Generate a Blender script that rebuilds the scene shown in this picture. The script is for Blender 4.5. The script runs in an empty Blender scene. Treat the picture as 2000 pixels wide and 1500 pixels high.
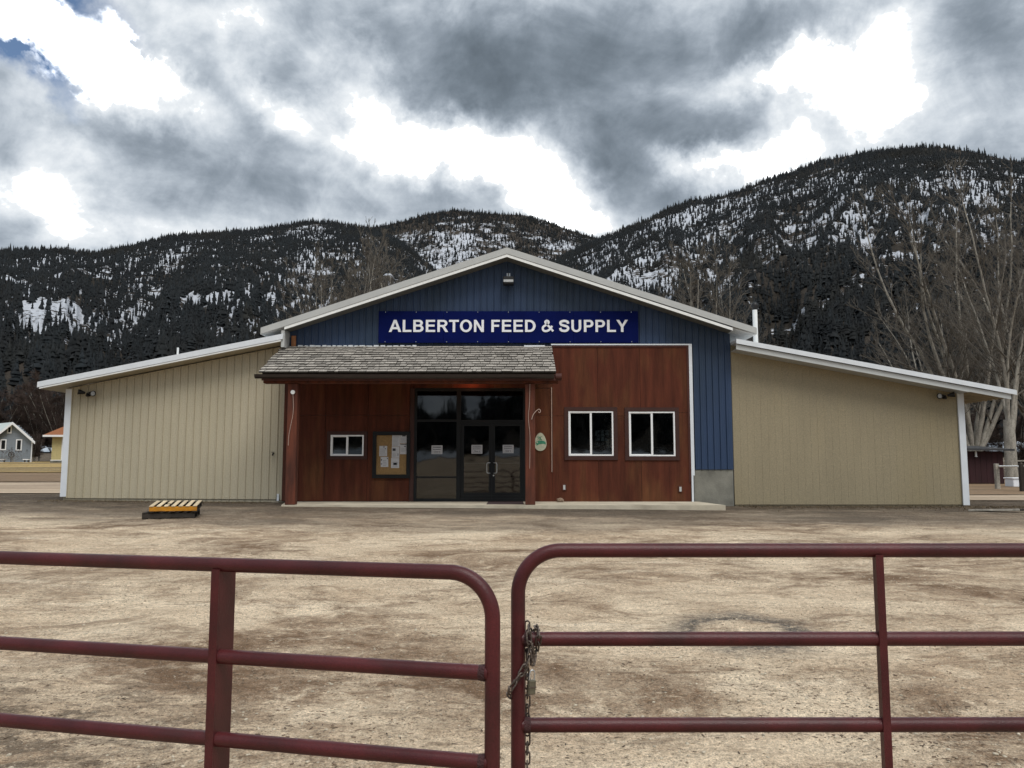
import bpy, bmesh, math, random
import numpy as np
from mathutils import Vector, Matrix, noise as mnoise

S = bpy.context.scene
COL = S.collection
rnd = random.Random(7)
nrng = np.random.default_rng(11)

# ------------------------------------------------------------------ camera, sky, sun, exposure
FPX = 1560.0                       # focal length in photo pixels (2000 wide)
TILT = math.atan(158 / FPX)
CT, ST = math.cos(TILT), math.sin(TILT)
EYE = 1.6
cam_d = bpy.data.cameras.new('camera'); cam = bpy.data.objects.new('camera', cam_d); COL.objects.link(cam)
cam_d.sensor_width = 36.0; cam_d.lens = FPX / 2000 * 36
cam_d.clip_start = 0.05; cam_d.clip_end = 9000
cam.location = (0, 0, EYE); cam.rotation_euler = (math.radians(90) + TILT, 0, 0)
S.camera = cam
S.view_settings.view_transform = 'Standard'; S.view_settings.look = 'None'
S.view_settings.gamma = 1.0; S.view_settings.use_curve_mapping = False
S.view_settings.exposure = 1.2
S.render.engine = 'CYCLES'
S.cycles.max_bounces = 6; S.cycles.diffuse_bounces = 3; S.cycles.glossy_bounces = 3
S.cycles.transparent_max_bounces = 8
try:
    S.cycles.use_denoising = True
except Exception:
    pass

def ray(px, py):
    u, v = px - 1000, 750 - py
    return u, FPX * CT - v * ST, FPX * ST + v * CT
def at(px, py, Y):
    x, y, z = ray(px, py); k = Y / y
    return Vector((x * k, Y, EYE + z * k))
def X(px, Y=23.0, py=800): return at(px, py, Y).x
def Z(py, Y=23.0, px=1000): return at(px, py, Y).z

SUN_EL, SUN_AZ = 58.0, 158.0       # high behind the clouds at the photographer's back
W = bpy.data.worlds.new('World'); S.world = W; W.use_nodes = True
def build_world():
    nt = W.node_tree; N = nt.nodes; L = nt.links; N.clear()
    def node(t, **k):
        n = N.new(t)
        for a, b in k.items(): setattr(n, a, b)
        return n
    def math_(op, a, b=None, clamp=False):
        n = node('ShaderNodeMath', operation=op, use_clamp=clamp)
        for i, v in enumerate((a, b)):
            if v is None: continue
            if isinstance(v, (int, float)): n.inputs[i].default_value = v
            else: L.new(v, n.inputs[i])
        return n.outputs[0]
    tc = node('ShaderNodeTexCoord')
    D = tc.outputs['Generated']
    sky = node('ShaderNodeTexSky', sky_type='NISHITA')
    sky.sun_disc = False
    sky.sun_elevation = math.radians(SUN_EL); sky.sun_rotation = math.radians(SUN_AZ)
    sky.air_density = 1.0; sky.dust_density = 0.6; sky.ozone_density = 2.0
    bg1 = node('ShaderNodeBackground'); L.new(sky.outputs[0], bg1.inputs[0]); bg1.inputs[1].default_value = 0.05
    # cloud deck: direction projected on to a flat layer, then fractal noise
    sep = node('ShaderNodeSeparateXYZ'); L.new(D, sep.inputs[0])
    zz = math_('ADD', math_('MAXIMUM', sep.outputs[2], 0.0), 0.30)
    cmb = node('ShaderNodeCombineXYZ')
    L.new(math_('DIVIDE', sep.outputs[0], zz), cmb.inputs[0]); L.new(math_('DIVIDE', sep.outputs[1], zz), cmb.inputs[1])
    mp = node('ShaderNodeMapping'); L.new(cmb.outputs[0], mp.inputs[0])
    mp.inputs['Rotation'].default_value = (0, 0, math.radians(-38)); mp.inputs['Scale'].default_value = (1.0, 1.7, 1)
    mp.inputs['Location'].default_value = (3.1, 1.7, 0)
    n1 = node('ShaderNodeTexNoise'); L.new(mp.outputs[0], n1.inputs['Vector'])
    n1.inputs['Scale'].default_value = 1.9; n1.inputs['Detail'].default_value = 9; n1.inputs['Roughness'].default_value = 0.56
    n1.inputs['Distortion'].default_value = 0.35
    n2 = node('ShaderNodeTexNoise'); L.new(D, n2.inputs['Vector'])
    n2.inputs['Scale'].default_value = 6.2; n2.inputs['Detail'].default_value = 9; n2.inputs['Roughness'].default_value = 0.62; n2.inputs['Distortion'].default_value = 0.4
    # ragged cloud edges: the lookup direction is stirred by noise
    warp = node('ShaderNodeTexNoise'); L.new(D, warp.inputs['Vector'])
    warp.inputs['Scale'].default_value = 7.0; warp.inputs['Detail'].default_value = 6; warp.inputs['Roughness'].default_value = 0.62
    ws = node('ShaderNodeVectorMath', operation='SUBTRACT'); L.new(warp.outputs['Color'], ws.inputs[0]); ws.inputs[1].default_value = (.5, .5, .5)
    wsc = node('ShaderNodeVectorMath', operation='SCALE'); L.new(ws.outputs[0], wsc.inputs[0]); wsc.inputs['Scale'].default_value = 0.16
    wd = node('ShaderNodeVectorMath', operation='ADD'); L.new(D, wd.inputs[0]); L.new(wsc.outputs[0], wd.inputs[1])
    WD = wd.outputs[0]
    def lobe(px, py, rx, ry, deg, amp):
        c = Vector(ray(px, py)).normalized()
        r = Vector((c.y, -c.x, 0)).normalized(); u = r.cross(c).normalized()
        a = math.radians(deg)
        r2 = r * math.cos(a) + u * math.sin(a); u2 = r2.cross(c).normalized()
        m = Matrix((r2, c, u2)).transposed()
        mp = node('ShaderNodeMapping', vector_type='TEXTURE'); L.new(WD, mp.inputs[0])
        mp.inputs['Location'].default_value = c
        mp.inputs['Rotation'].default_value = m.to_euler('XYZ')
        mp.inputs['Scale'].default_value = (rx / FPX, 1.0, ry / FPX)
        ln = node('ShaderNodeVectorMath', operation='LENGTH'); L.new(mp.outputs[0], ln.inputs[0])
        mr = node('ShaderNodeMapRange', interpolation_type='SMOOTHSTEP'); L.new(ln.outputs['Value'], mr.inputs[0])
        mr.inputs[1].default_value = 0.1; mr.inputs[2].default_value = 1.9
        mr.inputs[3].default_value = amp * .74; mr.inputs[4].default_value = 0.0
        return mr.outputs[0]
    lobes = [
        # bright gaps between the clouds
        (1660, 170, 130, 105, 0, .62), (1530, 150, 120, 34, -4, .45), (1700, 60, 90, 70, 0, .25), (1750, 200, 40, 30, 0, .3),
        (780, 268, 190, 48, -18, .50), (950, 315, 190, 52, -14, .55), (1080, 385, 130, 50, -32, .50), (1430, 325, 140, 38, -2, .60), (1330, 300, 60, 22, -20, .3),
        (185, 110, 150, 42, -14, .50), (60, 110, 60, 26, -25, .30), (430, 45, 75, 38, -10, .48), (330, 150, 90, 24, -30, .28), (690, 130, 38, 60, 28, .36),
        (560, 215, 80, 24, -28, .25), (80, 320, 60, 70, -40, .30), (150, 400, 90, 46, -40, .26), (300, 440, 260, 40, 0, .14), (640, 330, 90, 30, -30, .15), (350, 190, 90, 40, -30, .2), (40, 440, 120, 40, 0, .12), (20, 20, 50, 24, 0, .4), (1160, 415, 60, 24, -30, .25), (60, 210, 70, 30, -20, .2),
        # darker, thicker masses
        (500, 95, 95, 34, -26, -.40), (235, 235, 110, 40, -28, -.22), (480, 265, 120, 36, -32, -.20), (310, 40, 50, 40, -40, -.14),
        (800, 80, 220, 62, -12, -.28), (1130, 140, 230, 68, -6, -.30), (1560, 55, 100, 50, 8, -.48), (1250, 225, 180, 42, -12, -.24),
        (1920, 120, 110, 150, 0, -.26), (420, 380, 130, 48, -24, -.12), (620, 130, 70, 40, -40, -.1), (1482, 204, 28, 12, 0, -.2), (1250, 335, 100, 34, -34, -.24),
        (865, 350, 34, 46, -20, -.22), (900, 30, 300, 40, 0, -.12), (1300, 60, 160, 50, 0, -.18), (30, 300, 50, 22, -20, -.15), (1700, 250, 150, 22, 0, -.12), (900, 190, 150, 36, -20, -.16),
    ]
    acc = math_('ADD', math_('MULTIPLY', math_('SUBTRACT', n1.outputs['Fac'], 0.5), 1.15), 0.50)
    acc = math_('ADD', acc, math_('MULTIPLY', math_('SUBTRACT', n2.outputs['Fac'], 0.5), 1.15))
    n4 = node('ShaderNodeTexNoise'); L.new(D, n4.inputs['Vector']); n4.inputs['Scale'].default_value = 15.0; n4.inputs['Detail'].default_value = 7; n4.inputs['Roughness'].default_value = 0.6; n4.inputs['Distortion'].default_value = 0.6
    acc = math_('ADD', acc, math_('MULTIPLY', math_('SUBTRACT', n4.outputs['Fac'], 0.5), 0.55))
    for l in lobes: acc = math_('ADD', acc, lobe(*l))
    acc = math_('ADD', math_('MULTIPLY', math_('SUBTRACT', acc, 0.52), 0.68), 0.535)
    ramp = node('ShaderNodeValToRGB'); L.new(acc, ramp.inputs[0])
    cr = ramp.color_ramp; cr.interpolation = 'B_SPLINE'
    stops = [(0.00, (.046, .057, .069)), (.20, (.072, .089, .107)), (.38, (.127, .149, .175)), (.52, (.210, .236, .266)), (.66, (.318, .342, .366)), (.80, (.44, .45, .455)), (1.0, (.47, .47, .47))]
    cr.elements[0].position = stops[0][0]; cr.elements[0].color = (*stops[0][1], 1)
    cr.elements[1].position = stops[-1][0]; cr.elements[1].color = (*stops[-1][1], 1)
    for p, c in stops[1:-1]:
        e = cr.elements.new(p); e.color = (*c, 1)
    # sunlit edges and gaps are far brighter than the grey bellies
    gain = node('ShaderNodeMapRange', interpolation_type='SMOOTHSTEP'); L.new(acc, gain.inputs[0])
    gain.inputs[1].default_value = .73; gain.inputs[2].default_value = 1.0; gain.inputs[3].default_value = 1.0; gain.inputs[4].default_value = CLOUD_GAIN
    bg2 = node('ShaderNodeBackground'); L.new(ramp.outputs[0], bg2.inputs[0]); L.new(gain.outputs[0], bg2.inputs[1])
    # holes of blue
    hole = lobe(130, 14, 90, 30, -14, 1.4)
    for h in ((36, 88, 66, 24, -30, 1.3), (25, 46, 55, 12, -10, .8), (150, 62, 55, 12, -25, .7), (75, 30, 45, 14, -10, .7)): hole = math_('MAXIMUM', hole, lobe(*h))
    thin = math_('MULTIPLY', math_('MULTIPLY', hole, 1.15), math_('SUBTRACT', 1.85, math_('MULTIPLY', n2.outputs['Fac'], 1.9)), clamp=True)
    mx = node('ShaderNodeMixShader'); L.new(thin, mx.inputs[0]); L.new(bg2.outputs[0], mx.inputs[1]); L.new(bg1.outputs[0], mx.inputs[2])
    out = node('ShaderNodeOutputWorld'); L.new(mx.outputs[0], out.inputs[0])
CLOUD_GAIN = 14.0
build_world()
sl = bpy.data.lights.new('sun', 'SUN'); sl.energy = 1.1; sl.angle = math.radians(34); sl.color = (1, .965, .91)
sun = bpy.data.objects.new('sun', sl); COL.objects.link(sun)
_e, _a = math.radians(SUN_EL), math.radians(SUN_AZ)
sdir = Vector((math.sin(_a) * math.cos(_e), math.cos(_a) * math.cos(_e), math.sin(_e)))
sun.rotation_euler = sdir.to_track_quat('Z', 'Y').to_euler(); sun.location = (20, 30, 60)

# ------------------------------------------------------------------ helpers
WORLD = {}
def wloc(o): return WORLD.get(o.name, Vector((0, 0, 0)))
class MB:
    def __init__(s): s.v = []; s.f = []; s.sm = []
    def add(s, vs, fs, smooth=False):
        b = len(s.v); s.v += [tuple(v) for v in vs]
        for f in fs: s.f.append(tuple(i + b for i in f)); s.sm.append(smooth)
        return s
    def box(s, x0, x1, y0, y1, z0, z1):
        vs = [(x, y, z) for z in (z0, z1) for y in (y0, y1) for x in (x0, x1)]
        return s.add(vs, [(0, 2, 3, 1), (4, 5, 7, 6), (0, 1, 5, 4), (2, 6, 7, 3), (0, 4, 6, 2), (1, 3, 7, 5)])
    def bbox(s, x0, x1, y0, y1, z0, z1, b=.006):
        bm = bmesh.new()
        vs = [bm.verts.new((x, y, z)) for z in (z0, z1) for y in (y0, y1) for x in (x0, x1)]
        for f in [(0, 2, 3, 1), (4, 5, 7, 6), (0, 1, 5, 4), (2, 6, 7, 3), (0, 4, 6, 2), (1, 3, 7, 5)]: bm.faces.new([vs[i] for i in f])
        bmesh.ops.bevel(bm, geom=bm.edges[:], offset=b, segments=1, affect='EDGES', profile=.5)
        bm.verts.index_update()
        s.add([v.co for v in bm.verts], [[v.index for v in f.verts] for f in bm.faces]); bm.free(); return s
    def hexa(s, p):           # 8 points: bottom 4 ccw, top 4 ccw
        return s.add(p, [(3, 2, 1, 0), (4, 5, 6, 7), (0, 1, 5, 4), (1, 2, 6, 5), (2, 3, 7, 6), (3, 0, 4, 7)])
    def bar(s, a, b, w, h, up=(0, 0, 1)):
        a, b = Vector(a), Vector(b); d = (b - a).normalized(); r = d.cross(Vector(up)).normalized(); u = r.cross(d)
        p = []
        for c in (a, b):
            p += [c - r * w / 2 - u * h / 2, c + r * w / 2 - u * h / 2, c + r * w / 2 + u * h / 2, c - r * w / 2 + u * h / 2]
        return s.hexa(p)
    def tube(s, path, r, n=8, caps=True, smooth=True):
        path = [Vector(p) for p in path]; m = len(path)
        rs = r if isinstance(r, (list, tuple)) else [r] * m
        t0 = (path[1] - path[0]).normalized()
        ref = Vector((0, 0, 1)) if abs(t0.z) < .9 else Vector((1, 0, 0))
        nrm = t0.cross(ref).normalized(); vs = []
        for i, p in enumerate(path):
            t = (path[min(i + 1, m - 1)] - path[max(i - 1, 0)]).normalized()
            nrm = (nrm - t * nrm.dot(t)).normalized(); bn = t.cross(nrm)
            for k in range(n):
                a = 2 * math.pi * k / n
                vs.append(p + (nrm * math.cos(a) + bn * math.sin(a)) * rs[i])
        fs = [(i * n + k, i * n + (k + 1) % n, (i + 1) * n + (k + 1) % n, (i + 1) * n + k) for i in range(m - 1) for k in range(n)]
        s.add(vs, fs, smooth)
        if caps: s.add(vs[:n], [tuple(range(n))[::-1]]); s.add(vs[-n:], [tuple(range(n))])
        return s
    def poly(s, pts, y0, y1):    # prism of an x-z polygon
        n = len(pts)
        vs = [(x, y0, z) for x, z in pts] + [(x, y1, z) for x, z in pts]
        return s.add(vs, [tuple(range(n)), tuple(range(2 * n - 1, n - 1, -1))] + [(i, i + n, (i + 1) % n + n, (i + 1) % n) for i in range(n)])
    def mesh(s, name, mat=None):
        me = bpy.data.meshes.new(name); me.from_pydata(s.v, [], s.f); me.validate(clean_customdata=False)
        if len(me.polygons) == len(s.sm): me.polygons.foreach_set('use_smooth', s.sm)
        if mat: me.materials.append(mat)
        return me
def place(name, me, parent=None, loc=(0, 0, 0), rot=(0, 0, 0), scale=(1, 1, 1), **props):
    o = bpy.data.objects.new(name, me); COL.objects.link(o)
    o.location = loc; o.rotation_euler = rot; o.scale = scale
    WORLD[o.name] = Vector(loc)
    if parent:
        o.parent = parent; o.matrix_parent_inverse = Matrix.Translation(-wloc(parent))
    for k, v in props.items(): o[k] = v
    return o
def obj(name, mb, mat, parent=None, **props):
    return place(name, mb.mesh(name, mat), parent, **props)
def thing(name, label, cat, loc, group=None):
    o = bpy.data.objects.new(name, None); COL.objects.link(o); o.location = loc; WORLD[o.name] = Vector(loc)
    o.empty_display_size = .3
    o['label'] = label; o['category'] = cat
    if group: o['group'] = group
    return o
def tag(o, label, cat, group=None):
    o['label'] = label; o['category'] = cat
    if group: o['group'] = group
    return o
def copy_tree(o, delta, label=None, parent=None):
    c = o.copy(); COL.objects.link(c)
    if parent is None:
        c.location = o.location + Vector(delta)
        if label: c['label'] = label
    else: c.parent = parent
    WORLD[c.name] = wloc(o) + Vector(delta)
    for ch in o.children: copy_tree(ch, delta, None, c)
    return c

# ------------------------------------------------------------------ materials
def mat(name, base, rough=.65, var=.25, scale=3.0, stretch=(1, 1, 1), bump=.0, bscale=60, metal=0.0, rv=0.0, spec=.4,
        alt=None, altscale=1.0, altstretch=None, altlo=.45, althi=.65, fine=.0, finescale=120):
    m = bpy.data.materials.new(name); m.use_nodes = True; nt = m.node_tree; N = nt.nodes; L = nt.links
    b = N['Principled BSDF']; b.inputs['Roughness'].default_value = rough; b.inputs['Metallic'].default_value = metal
    b.inputs['Specular IOR Level'].default_value = spec
    tc = N.new('ShaderNodeTexCoord'); mp = N.new('ShaderNodeMapping'); L.new(tc.outputs['Object'], mp.inputs[0]); mp.inputs['Scale'].default_value = stretch
    n = N.new('ShaderNodeTexNoise'); L.new(mp.outputs[0], n.inputs['Vector']); n.inputs['Scale'].default_value = scale; n.inputs['Detail'].default_value = 6; n.inputs['Roughness'].default_value = .6
    r = N.new('ShaderNodeMapRange'); L.new(n.outputs['Fac'], r.inputs[0]); r.inputs[1].default_value = .28; r.inputs[2].default_value = .72
    r.inputs[3].default_value = 1 - var; r.inputs[4].default_value = 1 + var
    col = None
    base_n = N.new('ShaderNodeRGB'); base_n.outputs[0].default_value = (*base, 1); col = base_n.outputs[0]
    if alt is not None:
        mp2 = N.new('ShaderNodeMapping'); L.new(tc.outputs['Object'], mp2.inputs[0]); mp2.inputs['Scale'].default_value = altstretch or stretch
        n2 = N.new('ShaderNodeTexNoise'); L.new(mp2.outputs[0], n2.inputs['Vector']); n2.inputs['Scale'].default_value = altscale; n2.inputs['Detail'].default_value = 5
        r2 = N.new('ShaderNodeMapRange'); L.new(n2.outputs['Fac'], r2.inputs[0]); r2.inputs[1].default_value = altlo; r2.inputs[2].default_value = althi
        mx = N.new('ShaderNodeMix'); mx.data_type = 'RGBA'; L.new(r2.outputs[0], mx.inputs[0]); L.new(col, mx.inputs[6]); mx.inputs[7].default_value = (*alt, 1); col = mx.outputs[2]
    fac = r.outputs[0]
    if fine:
        n3 = N.new('ShaderNodeTexNoise'); L.new(tc.outputs['Object'], n3.inputs['Vector']); n3.inputs['Scale'].default_value = finescale; n3.inputs['Detail'].default_value = 2
        r3 = N.new('ShaderNodeMapRange'); L.new(n3.outputs['Fac'], r3.inputs[0]); r3.inputs[1].default_value = .3; r3.inputs[2].default_value = .7; r3.inputs[3].default_value = 1 - fine; r3.inputs[4].default_value = 1 + fine
        mm = N.new('ShaderNodeMath'); mm.operation = 'MULTIPLY'; L.new(fac, mm.inputs[0]); L.new(r3.outputs[0], mm.inputs[1]); fac = mm.outputs[0]
    if rv:
        oi = N.new('ShaderNodeObjectInfo'); r4 = N.new('ShaderNodeMapRange'); L.new(oi.outputs['Random'], r4.inputs[0]); r4.inputs[3].default_value = 1 - rv; r4.inputs[4].default_value = 1 + rv
        mm = N.new('ShaderNodeMath'); mm.operation = 'MULTIPLY'; L.new(fac, mm.inputs[0]); L.new(r4.outputs[0], mm.inputs[1]); fac = mm.outputs[0]
    vm = N.new('ShaderNodeVectorMath'); vm.operation = 'SCALE'; L.new(col, vm.inputs[0]); L.new(fac, vm.inputs['Scale'])
    L.new(vm.outputs[0], b.inputs['Base Color'])
    if bump:
        nb = N.new('ShaderNodeTexNoise'); L.new(mp.outputs[0], nb.inputs['Vector']); nb.inputs['Scale'].default_value = bscale; nb.inputs['Detail'].default_value = 4
        bp = N.new('ShaderNodeBump'); bp.inputs['Strength'].default_value = bump; bp.inputs['Distance'].default_value = .02
        L.new(nb.outputs['Fac'], bp.inputs['Height']); L.new(bp.outputs[0], b.inputs['Normal'])
    return m

M = {}
M['cream'] = mat('cream_painted_steel', (.455, .41, .305), .5, .07, 1.2, (1, 1, .3), fine=.12, finescale=40, alt=(.41, .365, .26), altscale=.35, altlo=.4, althi=.75)
M['tan'] = mat('shaded_cream_steel', (.285, .242, .158), .5, .06, 2.0, (1, 1, .25), fine=.16, finescale=40, alt=(.26, .215, .125), altscale=.5, altlo=.4, althi=.7)  # the cream steel again, with the right wing's dimmer light put into its colour
M['blue'] = mat('blue_painted_steel', (.026, .052, .112), .48, .10, 1.4, (1, 1, .3), fine=.08, alt=(.020, .040, .074), altscale=.6)
M['white'] = mat('white_painted_metal', (.67, .71, .75), .45, .05, 3)
M['greytrim'] = mat('grey_white_fascia', (.44, .455, .45), .45, .06, 2, (1, 1, 1), fine=.05)
M['palegrey'] = mat('pale_roof_steel', (.60, .62, .64), .4, .06, 2)
M['soffit'] = mat('white_ribbed_soffit', (.78, .80, .79), .5, .06, 3)
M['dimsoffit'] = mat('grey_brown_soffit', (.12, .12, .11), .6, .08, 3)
M['red'] = mat('red_stained_plywood', (.076, .0205, .0105), .8, .38, 7, (1, 1, .10), bump=.25, bscale=30, alt=(.105, .042, .017), altscale=1.6, altstretch=(1, 1, .35), altlo=.48, althi=.72, fine=.10, rv=.10, spec=.2)
M['redtrim'] = mat('red_brown_trim', (.055, .014, .009), .7, .25, 6, (1, 1, .2), bump=.2)
M['post'] = mat('red_stained_timber', (.110, .030, .015), .8, .35, 9, (1, 1, .08), bump=.4, bscale=25, alt=(.06, .018, .010), altscale=3, altstretch=(1, 1, .3))
M['casing'] = mat('dark_brown_casing', (.040, .013, .009), .7, .2, 6)
M['shingle'] = mat('weathered_cedar', (.32, .295, .26), .85, .5, 22, (1, .25, 1), bump=.4, bscale=60, rv=.32)
M['gutter'] = mat('dark_brown_gutter', (.026, .019, .018), .38, .2, 4)
M['bronze'] = mat('dark_bronze_aluminium', (.008, .009, .010), .5, .2, 5, spec=.2)
M['vinyl'] = mat('white_vinyl', (.80, .81, .82), .4, .04, 5)
M['concrete'] = mat('grey_concrete', (.20, .195, .165), .9, .25, 2.5, bump=.3, bscale=30, alt=(.09, .09, .08), altscale=1.3, altlo=.5, althi=.75, fine=.1)
M['slab'] = mat('pale_concrete', (.50, .45, .35), .9, .2, 2.0, bump=.2, bscale=30, alt=(.33, .28, .21), altscale=1.1, altlo=.5, althi=.75, fine=.08)
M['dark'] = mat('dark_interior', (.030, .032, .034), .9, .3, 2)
M['interior'] = mat('interior_wall', (.16, .17, .165), .9, .15, 1)
M['signblue'] = mat('navy_sign_paint', (.002, .0062, .068), .6, .15, 3, fine=.06, spec=.05)
M['letter'] = mat('white_sign_letters', (.78, .80, .84), .45, .05, 8)
M['black'] = mat('black_metal', (.012, .012, .013), .45, .2, 5)
M['lens'] = mat('clear_lamp_lens', (.45, .47, .48), .15, .1, 5)
M['cork'] = mat('cork_board', (.25, .155, .065), .9, .2, 30, fine=.15)
M['paper'] = mat('white_paper', (.50, .50, .52), .8, .05, 20)
M['ink'] = mat('dark_ink', (.05, .05, .06), .8, .1, 20)
M['greyink'] = mat('grey_print', (.34, .34, .36), .8, .2, 60)
M['signbeige'] = mat('pale_oval_board', (.46, .47, .35), .8, .15, 20)
M['green'] = mat('green_sign_paint', (.045, .22, .13), .7, .2, 20)
M['wire'] = mat('pale_cord', (.40, .29, .24), .7, .1, 10)
M['alu'] = mat('brushed_aluminium', (.52, .54, .55), .3, .1, 10, metal=.8)
M['mat'] = mat('door_mat_rubber', (.055, .035, .035), .9, .3, 30)
M['rock'] = mat('brown_rock', (.24, .17, .12), .9, .4, 12, bump=.6, bscale=30)
M['gate'] = mat('maroon_gate_paint', (.066, .0108, .0125), .40, .36, 5, (1, 1, 1), bump=.15, bscale=220, alt=(.050, .012, .012), altscale=6, altlo=.52, althi=.70, fine=.22, finescale=260, spec=.35)
M['weld'] = mat('scorched_weld', (.050, .017, .018), .7, .4, 60, bump=.6, bscale=150)
M['chain'] = mat('rusty_steel_chain', (.13, .105, .09), .42, .4, 60, metal=.6, bump=.3, bscale=200)
M['lock'] = mat('dull_brass_padlock', (.13, .12, .085), .45, .35, 50, metal=.4)
M['yellowwood'] = mat('orange_painted_wood', (.52, .22, .012), .6, .3, 8, (.4, 1, 1), alt=(.30, .13, .02), altscale=6, altlo=.55, althi=.75, fine=.15)
M['palewood'] = mat('pale_bare_wood', (.62, .50, .33), .8, .2, 12, (1, .2, 1), rv=.12, fine=.1)
M['darkwood'] = mat('old_dark_wood', (.035, .028, .022), .85, .3, 8)
M['greysiding'] = mat('grey_lap_siding', (.21, .24, .27), .7, .12, 4)
M['yellowsiding'] = mat('yellow_lap_siding', (.52, .44, .21), .7, .1, 4)
M['metalroof'] = mat('pale_metal_roof', (.52, .58, .56), .5, .06, 1)
M['orangeroof'] = mat('rust_brown_roof', (.25, .095, .038), .8, .2, 6)
M['shed'] = mat('maroon_shed_boards', (.030, .008, .010), .8, .3, 3, (1, 1, .2))
M['shedroof'] = mat('dark_shed_roof', (.04, .04, .042), .7, .3, 3)
M['bark'] = mat('grey_cottonwood_bark', (.30, .28, .24), .9, .45, 5, (1, 1, .35), fine=.2, finescale=15)
M['twig'] = mat('brown_bare_twigs', (.135, .120, .100), .9, .3, 1)
M['redtwig'] = mat('reddish_bare_twigs', (.060, .040, .032), .9, .3, 1)
M['conifer'] = mat('dark_conifer_needles', (.0060, .0086, .0104), .95, .6, .02, fine=.5, finescale=.25, alt=(.0105, .0100, .0075), altscale=.012, altlo=.5, althi=.75)
M['drygrass'] = mat('dry_golden_lawn', (.34, .235, .085), .95, .4, .5, (.2, 1, 1), fine=.3, finescale=5, alt=(.21, .15, .065), altscale=.2)
M['gravel'] = mat('loose_gravel', (.34, .28, .20), .9, .5, 40)
M['weed'] = mat('dry_weeds', (.13, .095, .055), .9, .4, 3)
M['snowy'] = mat('old_snow', (.78, .80, .84), .7, .05, 3)

def glass_mat(name, tint, refl=1.0):
    m = bpy.data.materials.new(name); m.use_nodes = True; nt = m.node_tree; N = nt.nodes; L = nt.links; N.clear()
    out = N.new('ShaderNodeOutputMaterial'); mx = N.new('ShaderNodeMixShader'); tr = N.new('ShaderNodeBsdfTransparent'); gl = N.new('ShaderNodeBsdfGlossy'); fr = N.new('ShaderNodeFresnel')
    fr.inputs[0].default_value = 1.55; tr.inputs[0].default_value = (*tint, 1); gl.inputs['Roughness'].default_value = .03
    mm = N.new('ShaderNodeMath'); mm.operation = 'MULTIPLY'; mm.inputs[1].default_value = refl; L.new(fr.outputs[0], mm.inputs[0])
    tcn = N.new('ShaderNodeTexCoord'); nz = N.new('ShaderNodeTexNoise'); nz.inputs['Scale'].default_value = 1.1; L.new(tcn.outputs['Object'], nz.inputs['Vector'])
    bp = N.new('ShaderNodeBump'); bp.inputs['Strength'].default_value = .10; bp.inputs['Distance'].default_value = .03; L.new(nz.outputs['Fac'], bp.inputs['Height']); L.new(bp.outputs[0], gl.inputs['Normal'])
    L.new(mm.outputs[0], mx.inputs[0]); L.new(tr.outputs[0], mx.inputs[1]); L.new(gl.outputs[0], mx.inputs[2]); L.new(mx.outputs[0], out.inputs[0])
    return m
M['glass'] = glass_mat('tinted_glass', (.30, .34, .35), 1.5)
M['clear'] = glass_mat('window_glass', (.55, .6, .6), 1.7)

# ------------------------------------------------------------------ ground
def smooth(t): t = np.clip(t, 0, 1); return t * t * (3 - 2 * t)
def G(x, y):
    x = np.asarray(x, float); y = np.asarray(y, float)
    h1 = np.interp(x, [-14, -6, 0, 6, 14], [.61, .53, .48, .43, .42])
    near = h1 * np.clip((y - 3) / 18, 0, 1)
    dl = np.interp(y, [23, 44, 80, 110, 160, 320, 700], [0, .70, 1.55, 1.95, 2.6, 7, 9])
    dr = np.interp(y, [23, 49, 80, 160, 320, 700], [0, .40, .7, 2.0, 7, 9])
    far = dl + (dr - dl) * smooth((x + 18) / 36)
    w = smooth((y - 23) / 21)
    back = np.interp(-y, [0, 60, 300, 700], [0, .3, 4, 8])
    return np.where(y < 0, back, np.where(y <= 23, near, h1 * (1 - w) + far * w))
def g(x, y): return float(G(x, y))
def hash2(ix, iy, seed):
    h = (ix.astype(np.int64) * 374761393 + iy.astype(np.int64) * 668265263 + seed * 1274126177) & 0xffffffff
    h = ((h ^ (h >> 13)) * 1274126177) & 0xffffffff
    return ((h ^ (h >> 16)) & 0xffff) / 65535.0
def vnoise(x, y, seed=0):
    ix = np.floor(x); iy = np.floor(y); fx = x - ix; fy = y - iy
    fx = fx * fx * (3 - 2 * fx); fy = fy * fy * (3 - 2 * fy)
    a = hash2(ix, iy, seed); b = hash2(ix + 1, iy, seed); c = hash2(ix, iy + 1, seed); d = hash2(ix + 1, iy + 1, seed)
    return a + (b - a) * fx + (c - a) * fy + (a - b - c + d) * fx * fy
def fbm(x, y, seed=0, o=4, rough=.5):
    t = 0; amp = 1; s = 0
    for k in range(o): t = t + amp * vnoise(x * 2 ** k, y * 2 ** k, seed + k * 7); s += amp; amp *= rough
    return t / s
def grid_mesh(name, xs, ys, zf, m):
    xs = np.asarray(xs); ys = np.asarray(ys); A, B = np.meshgrid(xs, ys); Zv = zf(A, B)
    v = np.stack([A, B, Zv], -1).reshape(-1, 3); nx, ny = len(xs), len(ys)
    i = np.arange(nx * ny).reshape(ny, nx)
    f = np.stack([i[:-1, :-1], i[:-1, 1:], i[1:, 1:], i[1:, :-1]], -1).reshape(-1, 4)
    me = np_mesh(name, v, f, m); me.polygons.foreach_set('use_smooth', np.ones(len(f), bool)); return me
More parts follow.
